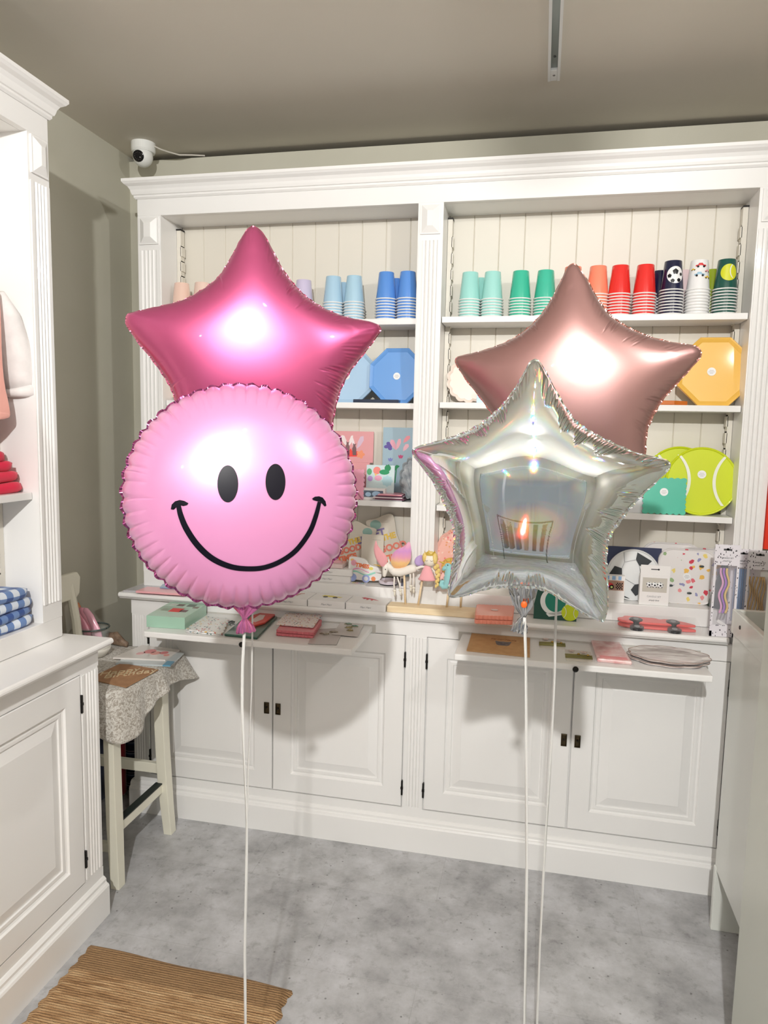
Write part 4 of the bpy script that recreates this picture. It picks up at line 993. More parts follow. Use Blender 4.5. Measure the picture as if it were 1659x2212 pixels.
r = upright('skate_napkin_pack', 'white roller skate napkin pack with rainbow and pastel wheels', 'napkins', 788, 1244, .045, z, .1)
slab('napkins', smooth_closed([(-.064, .018), (-.064, .088), (-.060, .098), (-.02, .094), (.002, .088), (.012, .068), (.048, .062), (.062, .055), (.062, .016), (.03, .010), (-.05, .012)], 2), .012, PAPER, r, bevel=.001)
dab([((250, 200, 120), circ(.005, 10, -.05, .084, 1.5, 1)), ((244, 176, 196), circ(.011, 14, -.044, .074)), ((232, 220, 110), circ(.006, 10, .022, .056, 1.4, 1)),
    ((160, 224, 206), [(-.062+.003*i, .040+.006*math.sin(i*.22)) for i in range(34)]+[(.04-.003*i, .034+.006*math.sin((33-i)*.22)) for i in range(34)]), ((240, 160, 200), [(-.05+.003*i, .050+.006*math.sin(i*.22)) for i in range(22)]+[(.016-.003*i, .046+.006*math.sin((21-i)*.22)) for i in range(22)]),
    ((168, 184, 236), circ(.0145, 24, -.046, .020)), ((240, 240, 244), circ(.008, 20, -.046, .020)), ((168, 184, 236), circ(.0145, 24, .004, .018)), ((240, 240, 244), circ(.008, 20, .004, .018)), ((244, 150, 100), circ(.0085, 16, .032, .019))], r, 0)
text('lettering', 'TIMES', .020, (-.012, -.0004, .058), (PI/2, .1, 0), P('print_240_130_80', (240, 130, 80), .5), r, bold=.001)
def toybox(xl, xr, y0, y1, z, h, lab, group, art=None):
    r = thing('white_gift_box', lab, 'box', ((xl+xr)/2, (y0+y1)/2, z), group=group); w_ = (xr-xl)/2-.0008; d = (y1-y0)/2
    link('box', MB().box(-w_, w_, -d, d, 0, h), PAPER, r, bevel=.0012)
    text('script', 'Meri Meri', .0095, (0, -d-.0004, h*.34), (PI/2, 0, 0), INK, r, shear=.3)
    if art:
        for i, (c, pts) in enumerate(art): link('toy_picture', MB().prism(pts, h, h+.0005+.0002*(i % 3), 'z'), P('print_%d_%d_%d' % c, c, .45), r)
    return r
G1 = 'white boxes stacked in the left bay'
for k, (a, b, zz) in enumerate(((690, 757, .92), (688, 760, .946))):
    pa, pb = at(a, 1262, y=.03), at(b, 1262, y=.03)
    toybox(pa.x-.06, pb.x, .028, .12, zz, .025, ('white flat gift box at the bottom of the stack beside the smiling balloon', 'white flat gift box on top of the stack beside the smiling balloon')[k], G1)
p = at(730, 1235, y=.06); r = thing('doll_box', 'clear-lidded box with a pink doll on the white gift boxes', 'box', (p.x-.02, .07, .972)); link('tray', MB().box(-.06, .045, -.04, .04, 0, .016), P_('box_blush', (232, 208, 206)), r, bevel=.002); link('doll', MB().ball((0, -.0, .018), (.035, .014, .008), 16), P_('doll_pink', (226, 170, 176)), r, smooth=True)
p0, p1 = at(757, 1266, z=.9215), at(800, 1245, z=.9215)
r = thing('striped_card', 'white card with pastel rainbow stripes lying before the roller skate pack', 'card', ((p0.x+p1.x)/2+.0, .05, .92)); link('card', MB().box(-.034, .034, -.044, .0, 0, .0025), PAPER, r)
for i, c in enumerate(((250, 230, 120), (248, 200, 140), (244, 170, 190), (200, 180, 232), (170, 200, 236), (160, 226, 214))): link('stripe', MB().box(-.020+i*.0075, -.0155+i*.0075, -.024, -.008, .0025, .0029), P('print_%d_%d_%d' % c, c, .5), r)
r = thing('plate_pack', 'low round white plate pack with dark base behind the unicorn', 'paper plates', (at(838, 1258, y=.05).x, .06, .92)); link('base', MB().lathe([(.030, 0), (.034, .004)], seg=28), BLACK, r); link('plate', MB().lathe([(.034, .0045), (.038, .016), (.034, .017), (.028, .010)], seg=28), P_('plate_lilacwhite', (232, 222, 232)), r)
r = upright('small_blue_box', 'small pale blue window box beside the middle pilaster', 'box', 882, 1262, .08, .92, 0); link('box', MB().box(-.012, .028, 0, .03, 0, .145), P_('box_aqua', (176, 210, 226)), r, bevel=.001); link('window', MB().box(.0, .02, -.001, 0, .095, .13), P_('box_window2', (60, 74, 90)), r)
r = thing('spiral_notebook', 'small white spiral notebook pack behind the unicorn', 'notebook', (at(874, 1268, y=.03).x, .035, .92)); link('cover', MB().box(-.016, .018, -.01, .01, 0, .036), PAPER, r); link('spiral', MB().box(-.012, -.004, -.0115, -.010, .004, .032), P_('spiral_dark', (90, 92, 110)), r)

# bottom level of the right bay
r = upright('scalloped_plate_pack', 'coral pink speckled plates behind the seahorse', 'paper plates', 985, 1262, .10, .92, .05); plate(r, scal(.085, 12, .03, 1.25), blobs('plate_coralspeck', (240, 186, 172), [(236, 120, 120), (246, 214, 200), (230, 160, 110)], 90, .3))
r = upright('gold_plate_pack', 'amber glitter plate pack beside the doll', 'paper plates', 972, 1262, .07, .92, .05); slab('plate', circ(.034, 30, 0, .075), .01, noisy('amber_glitter', (206, 148, 66), (236, 190, 110), 120, .2, coat=.6), r)
r = upright('football_plate_pack', 'round football paper plate in a navy pack', 'paper plates', 1366, 1290, .06, .92, .1)
slab('backing_card', [(-.090, .11), (.090, .11), (.090, .182), (-.090, .182)], .003, P_('navy_card', (28, 38, 76)), r, y=.014)
plate(r, poly(56, .0875), P_('plate_white', (236, 238, 238)), inset=.93, rimd=.002)
def pent(cx, cz, rr, a0, n=5): return [(cx+rr*math.cos(a0+2*PI*i/n), cz+rr*math.sin(a0+2*PI*i/n)) for i in range(n)]
K5 = (44, 48, 52)
dab([(K5, [(.010, .165), (.058, .138), (.040, .118), (.018, .120), (.006, .140)]), (K5, [(-.080, .085), (-.062, .115), (-.038, .108), (-.036, .078), (-.060, .066)]), (K5, [(.006, .055), (.030, .060), (.032, .030), (.010, .016), (-.006, .036)]), (K5, [(-.030, .016), (-.008, .006), (-.030, .003), (-.05, .02)]), (K5, [(.082, .10), (.068, .085), (.070, .06), (.085, .07)])], r, .0012, 'patch')
link('stitch_line', MB().tube([(.008, .0012, .14), (-.03, .0012, .13), (-.038, .0012, .108)], .0008, 6).tube([(-.036, .0012, .078), (.006, .0012, .055)], .0008, 6).tube([(.018, .0012, .12), (.03, .0012, .06)], .0008, 6).tube([(-.03, .0012, .13), (-.034, .0012, .165)], .0008, 6), P('stitch', (170, 170, 172), .5), r)
def rsq(h, rad, n=8, w_=None):
    w_ = w_ or h; pts = []
    for (sx, sy, a0) in ((1, -1, -PI/2), (1, 1, 0), (-1, 1, PI/2), (-1, -1, PI)):
        for i in range(n+1): a = a0+PI/2*i/n; pts.append((sx*(w_-rad)+rad*math.cos(a), sy*(h-rad)+rad*math.sin(a)))
    return pts
FLOR = blobs('floral_print', (232, 228, 226), [(226, 110, 120), (240, 190, 90), (150, 180, 130), (234, 150, 150), (238, 214, 120), (150, 150, 190), (210, 60, 80)], 42, .30)
def flor(u, y, lab, s_=1):
    r = upright('floral_plate_pack', lab, 'paper plates', u, 1290, y, .92, .1)
    b = rsq(.093*s_, .045*s_); o = plate(r, lambda k: [(x*k, .093*s_+y_*k) for x, y_ in b], FLOR, inset=.94, rimd=.001); return r
r = flor(1482, .058, 'rounded square floral paper plates, front pack'); sticker(r, 0, .093, .0125, .001)
for q in ((.045, 0, .13), (-.05, 0, .06), (.01, 0, .038)): link('leaf', MB().ball(q, (.008, .0008, .004), 10), P_('leaf_dark', (60, 70, 70)), r)
flor(1446, .11, 'rounded square floral paper plates, pack behind the football plate', 1.06)
r = flor(1520, .10, 'rounded square floral paper plates peeping out at the right')
def wbox(name, lab, a, b, vt, y, z, ht, dep=.03):
    pa, pb = at(a, 1300, y=y), at(b, 1300, y=y); r = thing(name, lab, 'box', ((pa.x+pb.x)/2, y, z)); w_ = (pb.x-pa.x)/2; return r, w_
r, w_ = wbox('football_candle_box', 'white candle set box with three football candles in its window', 1380, 1444, 0, .012, .92, .12)
link('box', MB().box(-w_, w_, 0, .028, 0, .100), PAPER, r, bevel=.0008)
link('hang_tab', MB().box(-w_, w_, .0, .002, .100, .134), PAPER, r); link('hang_hole', MB().box(-.014, .010, -.0006, 0, .119, .122).lathe([(.003, -.0006), (.003, 0)], (.010, 0, .1205), 12, 'y'), P('hole_dark', (70, 70, 72), .6), r)
link('window', MB().rings(-w_+.008, w_-.008, .044, .092, 0, [(0, .0004), (.0022, .0005), (.0024, .0001)]), P_('window_greige', (205, 200, 190)), r)
for k in (-1, 0, 1):
    c = link('candle', MB().ball((k*.0175, -.0002, .068), (.0098, .004, .0098), 24), P('candle_white', (240, 240, 240), .3), r, smooth=True)
    mb = MB()
    for i in range(5): a = PI/2+2*PI*i/5; mb.prism(pent(k*.0175+.0072*math.cos(a), .068+.0072*math.sin(a), .0026, a), -.0046+.0018, -.0030+.0018, 'y')
    mb.prism(pent(k*.0175, .068, .0032, PI/2), -.0052, -.0042, 'y'); link('patch', mb, BLACK, c)
text('lettering', 'CANDLE SET', .0078, (0, -.0004, .026), (PI/2, 0, 0), INK, r); text('script', 'simply love', .0072, (0, -.0004, .014), (PI/2, 0, 0), P('script_ink', (90, 90, 92), .5), r, shear=.4)
r, w_ = wbox('racing_candle_box', 'small white candle box with racing car and chequered flag', 1306, 1348, 0, .018, .92, .1)
link('box', MB().box(-w_, w_, 0, .028, 0, .090), PAPER, r, bevel=.0008); link('window', MB().box(-w_+.004, w_-.004, -.0005, 0, .040, .074), P_('window_brown', (176, 140, 120)), r)
link('awning', MB().box(-w_, -w_+.011, -.0006, 0, .076, .089).box(-w_+.020, -w_+.031, -.0006, 0, .076, .089).box(-w_+.04, -w_+.050, -.0006, 0, .076, .089), P_('awning_blue', (150, 190, 232)), r)
link('racing_candle', MB().ball((-.018, -.002, .056), (.012, .003, .010), 14), P_('print_red', (212, 40, 44)), r, smooth=True); link('wheel', MB().lathe([(.0075, -.006), (.0075, -.004)], (-.012, 0, .052), 18, 'y'), BLACK, r); link('wheel_hub', MB().lathe([(.004, -.0068), (.004, -.006)], (-.012, 0, .052), 14, 'y'), P_('hub_lime', (210, 226, 130)), r)
mb = MB()
for i in range(6):
    for j in range(5):
        if (i+j) % 2: mb.box(.002+i*.0036, .002+(i+1)*.0036, -.0012, -.0006, .044+j*.0046, .044+(j+1)*.0046)
link('chequered_flag', mb, BLACK, r)
# candle packs standing at the right end
def candle_pack(name, lab, x, y, z, w_, h, kind):
    r = thing(name, lab, 'candle pack', (x, y, z))
    link('clear_box', MB().box(-w_, w_, 0, .022, 0, h*.99), P('clear_box_%s' % kind, (226, 222, 238), .08, 0, .3, alpha=.16), r)
    pm = blobs('dotted_card', (236, 232, 238), [(50, 46, 60)], 150, .22, stretch=(1, .2, .6))
    cd_ = link('header_card', MB().box(-w_, w_, -.0012, .0, h*.80, h*1.03), pm, r)
    link('side_card', MB().box(-w_, -w_+.007, -.0012, 0, 0, h*.80).box(w_-.007, w_, -.0012, 0, 0, h*.80).box(-w_, w_, -.0012, 0, 0, h*.06).box(-w_+.003, w_-.003, -.0011, 0, h*.06, h*.13), pm, r)
    link('hang_hole', MB().box(-.012, .012, -.0018, -.0012, h*.965, h*.985).lathe([(.004, -.0018), (.004, -.0012)], (0, 0, h*.98), 12, 'y'), P('hole_dark', (70, 70, 72), .6), r)
    text('lettering', 'CANDLE SET', .0062, (0, -.0015, h*.875), (PI/2, 0, 0), P('script_ink', (90, 90, 92), .5), r); text('script', 'simply love', .0055, (0, -.0015, h*.845), (PI/2, 0, 0), P('script_ink', (90, 90, 92), .5), r, shear=.4)
    if kind == 'wave':
        for i, c in enumerate(((238, 176, 214), (176, 120, 214), (240, 206, 120))):
            link('candle', MB().tube([(-.010+i*.009+.0045*math.sin(k*.42), .006+.001*i, h*.26+k*h*.0180) for k in range(29)], .0032, 8), P_('candle%d' % i, c), r, smooth=True)
        link('paper_slip', MB().prism([(-.016, h*.16), (.014, h*.10), (.016, h*.13), (-.012, h*.19)], .004, .005, 'y'), PAPER, r)
    if kind == 'blue':
        for i in range(7): link('candle', MB().tube([(-.018+i*.006, .006, .02), (-.018+i*.006, .006, h*.78)], .0026, 8), P_('candle_blue', (126, 168, 212)), r, smooth=True)
    if kind == 'gold':
        for i in range(6): link('candle', MB().tube([(-.020+i*.008+.003*math.sin(k*.9+i), .006, .03+k*.012) for k in range(int((h*.78-.03)/.012))], .0030, 8), P('candle_gold', (196, 160, 74), .25, .8), r, smooth=True)
xw = .5*(at(1541, 1373, y=-.1).x+at(1586, 1373, y=-.1).x)
candle_pack('candle_pack', 'tall clear pack of wavy pastel candles at the worktop right end', xw-.008, -.105, .861, .0365, .282, 'wave')
tag(link('side_cabinet', MB().box(2.119, 2.60, -.11, .30, 0, .865), WHITE, bevel=.002), 'low white cabinet mostly hidden behind the grey counter', 'cabinet')
candle_pack('candle_pack', 'clear pack of straight blue candles behind the grey counter', at(1598, 1300, y=-.045).x, -.045, .866, .034, .258, 'blue')
candle_pack('candle_pack', 'clear pack of twisted gold candles at the right picture edge', at(1634, 1300, y=-.085).x, -.085, .866, .034, .262, 'gold')
r = thing('party_hat', 'dark green pointed hat tip behind the wavy candle pack', 'hat', (at(1573, 1170, y=.06).x, .06, .92)); link('cone', MB().lathe([(.05, 0), (.001, .195)], seg=28), P_('hat_green', (20, 72, 54)), r, smooth=True)

# ------------------------------------------------------------------ goods on the worktop
ZW = .8602
for (a, b, k, lab) in ((494, 578, 0, 'white gift box half hidden under the smiling balloon'), (580, 663, 1, 'white gift box with a small pink-brown toy dog picture'), (664, 745, 2, 'white gift box with a yellow toy dump truck picture'), (746, 833, 3, 'white gift box with a red toy dinosaur picture')):
    pa, pb = at(a, 1318, y=-.114), at(b, 1318, y=-.114); w_ = (pb.x-pa.x)/2
    RD, YL, TN = (206, 62, 76), (226, 208, 90), (196, 150, 140)
    art = {0: None,
     1: [(TN, [(-.034, .012), (-.030, .004), (.022, .004), (.026, .022), (.036, .026), (.034, .034), (.020, .032), (.014, .018), (-.026, .018)]), (TN, [(-.028, -.010), (-.023, -.010), (-.021, .006), (-.028, .006)]), (TN, [(.014, -.010), (.020, -.010), (.022, .006), (.014, .006)])],
     2: [(YL, [(-.036, .012), (-.010, .006), (.034, .006), (.040, .014), (.018, .018), (.004, .026), (-.030, .028)]), ((50, 50, 54), circ(.009, 16, -.020, .004)), ((50, 50, 54), circ(.009, 16, .016, .002)), ((220, 220, 220), circ(.004, 12, -.020, .004)), ((220, 220, 220), circ(.004, 12, .016, .002))],
     3: [(RD, [(-.034, .030), (-.026, .022), (-.014, .020), (.006, .014), (.034, .0), (.018, .016), (.002, .026), (-.014, .032), (-.024, .036)]), (RD, [(-.014, .020), (-.012, .004), (-.006, .004), (-.004, .018)]), (RD, [(.002, .014), (.006, .0), (.012, .0), (.012, .012)]), (RD, [(-.022, .022), (-.026, .014), (-.020, .014), (-.014, .022)])]}[k]
    toybox(pa.x, pb.x, -.114, -.004, ZW, .024, lab, 'white gift boxes along the worktop', art)
def quad(name, label, cat, px4, z, h, m, part='pack', group=None, bevel=.001):
    """lying pack whose four top corners sit at given places on the surface z"""
    C4 = [at(u, v, z=z+h) for u, v in px4]; cx = sum(p.x for p in C4)/4; cy = sum(p.y for p in C4)/4
    r = thing(name, label, cat, (cx, cy, z), group=group); pts = [(p.x-cx, p.y-cy) for p in C4]
    link(part, MB().prism(pts, 0, h, 'z'), m, r, bevel=bevel); r['_q'] = [c for p in pts for c in p]; q = pts; del r['_q']
    return r, q
def bil(q, a, b):
    x = (1-a)*((1-b)*q[0][0]+b*q[3][0])+a*((1-b)*q[1][0]+b*q[2][0]); y = (1-a)*((1-b)*q[0][1]+b*q[3][1])+a*((1-b)*q[1][1]+b*q[2][1]); return (x, y)
quad('clear_envelope', 'grey translucent envelope pile at the left end of the worktop', 'envelopes', [(266, 1275), (395, 1280), (405, 1265), (300, 1263)], ZW, .006, P_('envelope_grey', (186, 184, 188)))
quad('napkin_pack', 'flat soft pink pack on the left worktop below the smiling balloon', 'napkins', [(293, 1276), (400, 1283), (402, 1272), (318, 1267)], ZW+.0065, .008, P_('pack_pink', (244, 178, 184)))
quad('notebook', 'thin blue-grey notebook on the left worktop behind the pink pack', 'notebook', [(345, 1268), (405, 1272), (420, 1264), (352, 1261)], ZW+.015, .005, P_('note_blue', (140, 164, 192)))
r = thing('toy_stand', 'pale wooden strip stand with dowels for the felt toys', 'stand', (1.14, -.075, ZW))
xa, xb = at(836, 1325, y=-.105).x, 1.36
link('base_strip', MB().box(xa-1.14, xb-1.14, -.034, .030, 0, .022), WOODH, r, bevel=.0015)
def dow(name, px_bot, px_top, y=-.07):
    a, b = at(*px_bot, y=y), at(*px_top, y=y); a.z = ZW+.0221; return link('stick', MB().tube([a-Vector(name.location), b-Vector(name.location)], .0036, 12), WOOD, name, smooth=True)
FELT = P('felt_white', (238, 232, 222), .9, sheen=.4); KNOT = P('knot_cream', (232, 226, 210), .8)
def rel(o, u, v, y): return at(u, v, y=y)-Vector(o.location)
# unicorn
uc = thing('felt_unicorn', 'white felt winged unicorn with pink and rainbow wings on a dowel', 'soft toy', tuple(at(875, 1235, y=-.07)))
R = lambda u, v, y=-.07: rel(uc, u, v, y)
link('body', MB().tube([R(842, 1224), R(845, 1230), R(852, 1235), R(864, 1236), R(876, 1233), R(888, 1229), R(896, 1227), R(899, 1226)], [.008, .011, .014, .0155, .0145, .015, .013, .006], 20)
    .tube([R(848, 1232), R(842, 1226), R(836, 1220), R(832, 1218)], [.012, .0105, .010, .006], 18).tube([R(836, 1218), R(833, 1226), R(831, 1236), R(830, 1244), R(830, 1246)], [.0105, .0115, .0085, .0062, .003], 18).ball(R(840, 1212), (.003, .003, .008), 10), FELT, uc, smooth=True)
link('tail', MB().tube([R(896, 1228), R(903, 1227), R(910, 1224), R(914, 1223)], [.005, .005, .004, .002], 12), FELT, uc, smooth=True)
for pth, yy in (([(852, 1246), (851, 1262), (852, 1276)], -.082), ([(858, 1246), (863, 1262), (865, 1275)], -.072), ([(886, 1240), (887, 1255), (887, 1266)], -.082), ([(893, 1238), (894, 1255), (893, 1270)], -.068)):
    lg = link('leg', MB().tube([R(u, v, yy) for u, v in pth], .0027, 10), FELT, uc, smooth=True)
    e = R(*pth[-1], yy); link('hoof', MB().ball(e, (.0062, .005, .0045), 12).ball(e+Vector((.001, 0, -.010)), (.0034, .003, .009), 12), KNOT, lg, smooth=True)
link('horn', MB().tube([R(823, 1223), R(806.5, 1219)], [.0032, .0004], 10), P('gold_felt', (206, 168, 70), .5), uc, smooth=True)
link('eye', MB().ball(R(832.5, 1230, -.0815), .0019, 10), BLACK, uc, smooth=True)
def wing_mat(name, stops):
    m = P(name, (230, 160, 180), .95, sheen=.5); t = NT(m); sp = t.t.nodes.new('ShaderNodeSeparateXYZ'); t.l(t.obj(), sp.inputs[0])
    nz = t.n('ShaderNodeTexNoise', Scale=90, Detail=3); t.l(t.obj((1, 1, .4)), nz.inputs['Vector'])
    a = t.n('ShaderNodeMath', operation='MULTIPLY_ADD'); a.inputs[1].default_value = .018; t.l(nz.outputs[0], a.inputs[0]); t.l(sp.outputs[2], a.inputs[2])
    mr = t.n('ShaderNodeMapRange'); mr.inputs[1].default_value = stops[0]; mr.inputs[2].default_value = stops[1]; t.l(a.outputs[0], mr.inputs[0])
    t.l(t.ramp(mr.outputs[0], stops[2]), t.b.inputs['Base Color']); t.bump(nz.outputs[0], .5, .003); return m
wm = wing_mat('rainbow_wing_felt', (.012, .105, [(0, (238, 168, 110)), (.3, (242, 196, 130)), (.5, (232, 160, 180)), (.75, (214, 150, 206)), (1, (236, 170, 196))]))
def pxs(lst, f=5.3516, ox=700, oy=1100): return [(ox+x/f, oy+y/f) for x, y in lst]
w1 = [R(u, v) for u, v in pxs([(990, 355), (1012, 450), (1010, 560), (985, 630), (930, 672), (860, 690), (800, 670), (768, 600), (785, 520), (850, 455), (930, 430)])]
link('wing', MB().leaf(smooth_closed([(p.x, p.z) for p in w1], 2), -.012, .004), wm, uc, smooth=True)
w2 = [R(u, v) for u, v in pxs([(607, 345), (625, 410), (670, 470), (725, 530), (742, 590), (722, 640), (690, 665), (655, 650), (615, 590), (588, 520), (580, 450), (590, 400)])]
link('wing', MB().leaf(smooth_closed([(p.x, p.z) for p in w2], 2), -.016, -.002), P('wing_rose_felt', (232, 164, 168), .95, sheen=.5), uc, smooth=True)
dow(uc, (875.5, 1304), (873, 1240))
# doll
dl = thing('felt_doll', 'felt doll with gold crown, blonde braid and pink dress on dowel', 'soft toy', tuple(at(924, 1240, y=-.07)))
R = lambda u, v, y=-.07: rel(dl, u, v, y)
hc = R(928.5, 1209.5)
link('head', MB().ball(hc, (.0225, .017, .0225), 28), P('doll_face', (240, 232, 216), .85), dl, smooth=True)
HAIR = noisy('doll_hair', (226, 196, 118), (238, 212, 140), 80, .85, .3)
link('hair', MB().ball(hc+Vector((.001, .006, .004)), (.0265, .018, .0255), 24).ball(hc+Vector((-.017, -.004, .008)), (.009, .013, .017), 14).ball(hc+Vector((.018, -.003, .006)), (.010, .013, .020), 14), HAIR, dl, smooth=True)
br = [R(943, 1222), R(946, 1232), R(946, 1242), R(945, 1252), R(944, 1262)]
mb = MB()
for i, p in enumerate(br):
    mb.ball(p+Vector((.003, -.004, .0)), (.0075-.0008*i, .006, .0085), 12).ball(p+Vector((-.003, -.005, -.006)), (.007-.0008*i, .006, .0075), 12)
link('braid', mb, HAIR, dl, smooth=True)
GF = P('gold_felt_crown', (216, 184, 84), .45, .2)
pts = []
for i in range(41):
    a = -PI*.95+i*PI*.9/40-.0; pts.append(a)
vs = []; fs = []
for i in range(41):
    a = 2*PI*i/40; zz = hc.z+.017; rr = .0175; tip = .010 if i % 8 == 4 else (.0045 if i % 4 == 2 else .003)
    vs += [(hc.x+rr*math.cos(a), hc.y+rr*.8*math.sin(a), zz), (hc.x+rr*1.1*math.cos(a), hc.y+rr*.88*math.sin(a), zz+.004+(.010*(1-abs((i % 8)-4)/4)))]
for i in range(40): fs.append((2*i, 2*i+2, 2*i+3, 2*i+1))
o = link('crown', MB().add(vs, fs), GF, dl); sd = o.modifiers.new('s', 'SOLIDIFY'); sd.thickness = .0012
for sx in (-1, 1):
    cxx = hc.x+sx*.0085; link('eyelid', MB().tube([(cxx-.0045, hc.y-.0165, hc.z+.001), (cxx-.002, hc.y-.0172, hc.z-.0012), (cxx+.002, hc.y-.0172, hc.z-.0012), (cxx+.0045, hc.y-.0165, hc.z+.001)], .0005, 6), P('thread_brown', (110, 84, 70), .8), dl)
dt, db = R(926, 1222), R(922, 1252)
link('dress', MB().lathe([(.009, dt.z), (.012, dt.z-.006), (.018, dt.z-.02), (.026, db.z+.008), (.0305, db.z+.001), (.028, db.z-.002), (.006, db.z-.001)], (db.x, 0, 0), 36, sy=.6), P('dress_pink', (240, 172, 178), .95, sheen=.3), dl, smooth=True)
link('arm', MB().tube([R(933, 1227), R(938, 1234), R(941, 1243), R(940, 1245)], [.003, .003, .0032, .002], 10), FELT, dl, smooth=True)
link('arm', MB().tube([R(917, 1224), R(910, 1225), R(902, 1229), R(899, 1231)], [.003, .003, .003, .002], 10), FELT, dl, smooth=True)
link('wing', MB().leaf(smooth_closed([(p.x, p.z) for p in [R(u, v) for u, v in pxs([(1120, 525), (1145, 560), (1150, 650), (1100, 672), (1050, 650), (1036, 605), (1055, 560)])]], 2), .004, .014), wing_mat('lilac_wing_felt', (.0, .05, [(0, (214, 150, 140)), (.4, (170, 144, 196)), (1, (190, 164, 214))])), dl, smooth=True)
dow(dl, (903, 1310), (912, 1253))
# seahorse
sh = thing('felt_seahorse', 'pale aqua felt seahorse with gold horn beside the silver star', 'soft toy', tuple(at(965, 1240, y=-.07)))
R = lambda u, v, y=-.07: rel(sh, u, v, y)
AQ = P('aqua_felt', (150, 206, 208), .9, sheen=.4)
tl = [R(*pxs([(x, y)])[0]) for x, y in ((1440, 640), (1446, 700), (1440, 760), (1432, 810), (1425, 850), (1408, 890), (1378, 895), (1355, 868), (1362, 838), (1385, 835), (1392, 855))]
link('body', MB().tube(tl, [.009, .0125, .0155, .0145, .0125, .0115, .010, .009, .0075, .006, .004], 18).ball(R(*pxs([(1432, 660)])[0]), (.0115, .010, .0115), 18).tube([R(*pxs([(1425, 668)])[0]), R(*pxs([(1390, 680)])[0]), R(*pxs([(1375, 705)])[0])], [.009, .007, .0055], 12), AQ, sh, smooth=True)
link('horn', MB().tube([R(*pxs([(1392, 622)])[0]), R(*pxs([(1322, 604)])[0])], [.0045, .0006], 10), GF, sh, smooth=True)
link('crest', MB().leaf([(p.x, p.z) for p in [R(*pxs([q])[0]) for q in ((1392, 572), (1430, 585), (1470, 560), (1468, 600), (1420, 608))]], -.005, .002), GF, sh)
link('fin', MB().leaf([(p.x, p.z) for p in [R(*pxs([q])[0]) for q in ((1380, 720), (1345, 775), (1340, 815), (1375, 800), (1400, 760))]], -.012, -.005), P('fin_pink', (240, 188, 180), .9), sh, smooth=True)
link('eye', MB().ball(R(*pxs([(1430, 645)])[0], -.083), .002, 10), BLACK, sh, smooth=True)
dow(sh, (965, 1314), (970, 1262))
r = thing('dowel', 'bare pale wooden dowel standing in the toy stand, farthest right', 'dowel', (at(995, 1311, y=-.058).x, -.058, ZW+.0221)); link('rod', MB().tube([(0, 0, 0), (.001, 0, .09)], .0036, 12), WOOD, r, smooth=True)
# coral napkins, tennis napkins, racing car plates
def scal_pack(name, label, px4, z, h, m, layers=2, n=9, d=.003, group=None):
    C4 = [at(u, v, z=z+h*layers) for u, v in px4]; cx = sum(p.x for p in C4)/4; cy = sum(p.y for p in C4)/4
    r = thing(name, label, 'napkins', (cx, cy, z), group=group); q = [(p.x-cx, p.y-cy) for p in C4]
    pts = []
    for k in range(4):
        a, b = q[k], q[(k+1) % 4]; dx, dy = b[0]-a[0], b[1]-a[1]; l = math.hypot(dx, dy)
        for i in range(n*6): t = i/(n*6); e = d*abs(math.sin(t*n*PI)); pts.append((a[0]+dx*t+dy/l*e, a[1]+dy*t-dx/l*e))
    for i in range(layers):
        link('napkins', MB().prism([(x+.0008*i, y+.0005*i) for x, y in pts], i*h+.0006, (i+1)*h-.0006, 'z'), m, r, bevel=.0015)
    return r, q
CORAL = P('coral_napkin', (246, 150, 126), .4, 0, .6)
r, q = scal_pack('napkin_pack', 'two stacked coral scalloped napkin packs on the worktop edge', [(1027, 1328), (1106, 1331), (1109, 1308), (1031, 1305)], ZW, .015, CORAL, 2, 9, .003)
link('sticker', MB().prism(circ(.010, 24, 0, .0, 1.2, 1), .030, .0306, 'z'), P_('sticker_pale', (236, 206, 200)), r)
r = upright('tennis_napkin_pack', 'dark green napkin pack with white racket and tennis ball', 'napkins', 1198, 1345, -.05, ZW, .12)
slab('pack', [(-.070, 0), (.070, 0), (.070, .112), (-.070, .112)], .012, P_('pack_green', (20, 74, 58)), r)
rk = link('racket', MB().prism(circ(.046, 40, -.004, .062, 1, 1), -.0012, 0, 'y').prism([(-.03, .02), (-.02, .01), (.03, .02), (.02, .03)], -.0012, 0, 'y'), P_('racket_white', (238, 240, 238)), r)
mg = P('racket_strings', (24, 128, 106), .5); link('strings', MB().prism(circ(.037, 40, .000, .064, .92, 1), -.0018, -.0012, 'y'), mg, rk)
tb = link('ball', MB().prism(circ(.0275, 36, .048, .0285), -.003, -.0018, 'y'), P('tennis_print', (206, 222, 30), .5), r)
for sg in (-1, 1):
    a = [(.048+sg*.034-sg*.022*math.cos(t), .0285+.024*math.sin(t)) for t in [-.9+i*.18 for i in range(11)]]; mb = MB()
    for i in range(10): mb.add([(a[i][0]-.001, -.0034, a[i][1]), (a[i][0]+.001, -.0034, a[i][1]), (a[i+1][0]+.001, -.0034, a[i+1][1]), (a[i+1][0]-.001, -.0034, a[i+1][1])], [(0, 1, 2, 3)])
    link('ball_line', mb, P('line_white', (236, 238, 224), .5), tb)
c = at(1413, 1352, z=ZW); r = thing('racing_car_plate_pack', 'two red racing car shaped plates in clear wrap on the worktop', 'paper plates', (c.x, -.058, ZW+.004), (.12, 0, 0))
CAR = [(-.118, .004), (-.118, .020), (-.100, .026), (-.096, .040), (-.060, .038), (-.030, .034), (.000, .036), (.014, .024), (.030, .034), (.060, .030), (.095, .014), (.118, .0), (.118, -.010), (.06, -.012), (-.06, -.012), (-.10, -.008)]
RC = P('car_red', (238, 96, 92), .3, 0, .6)
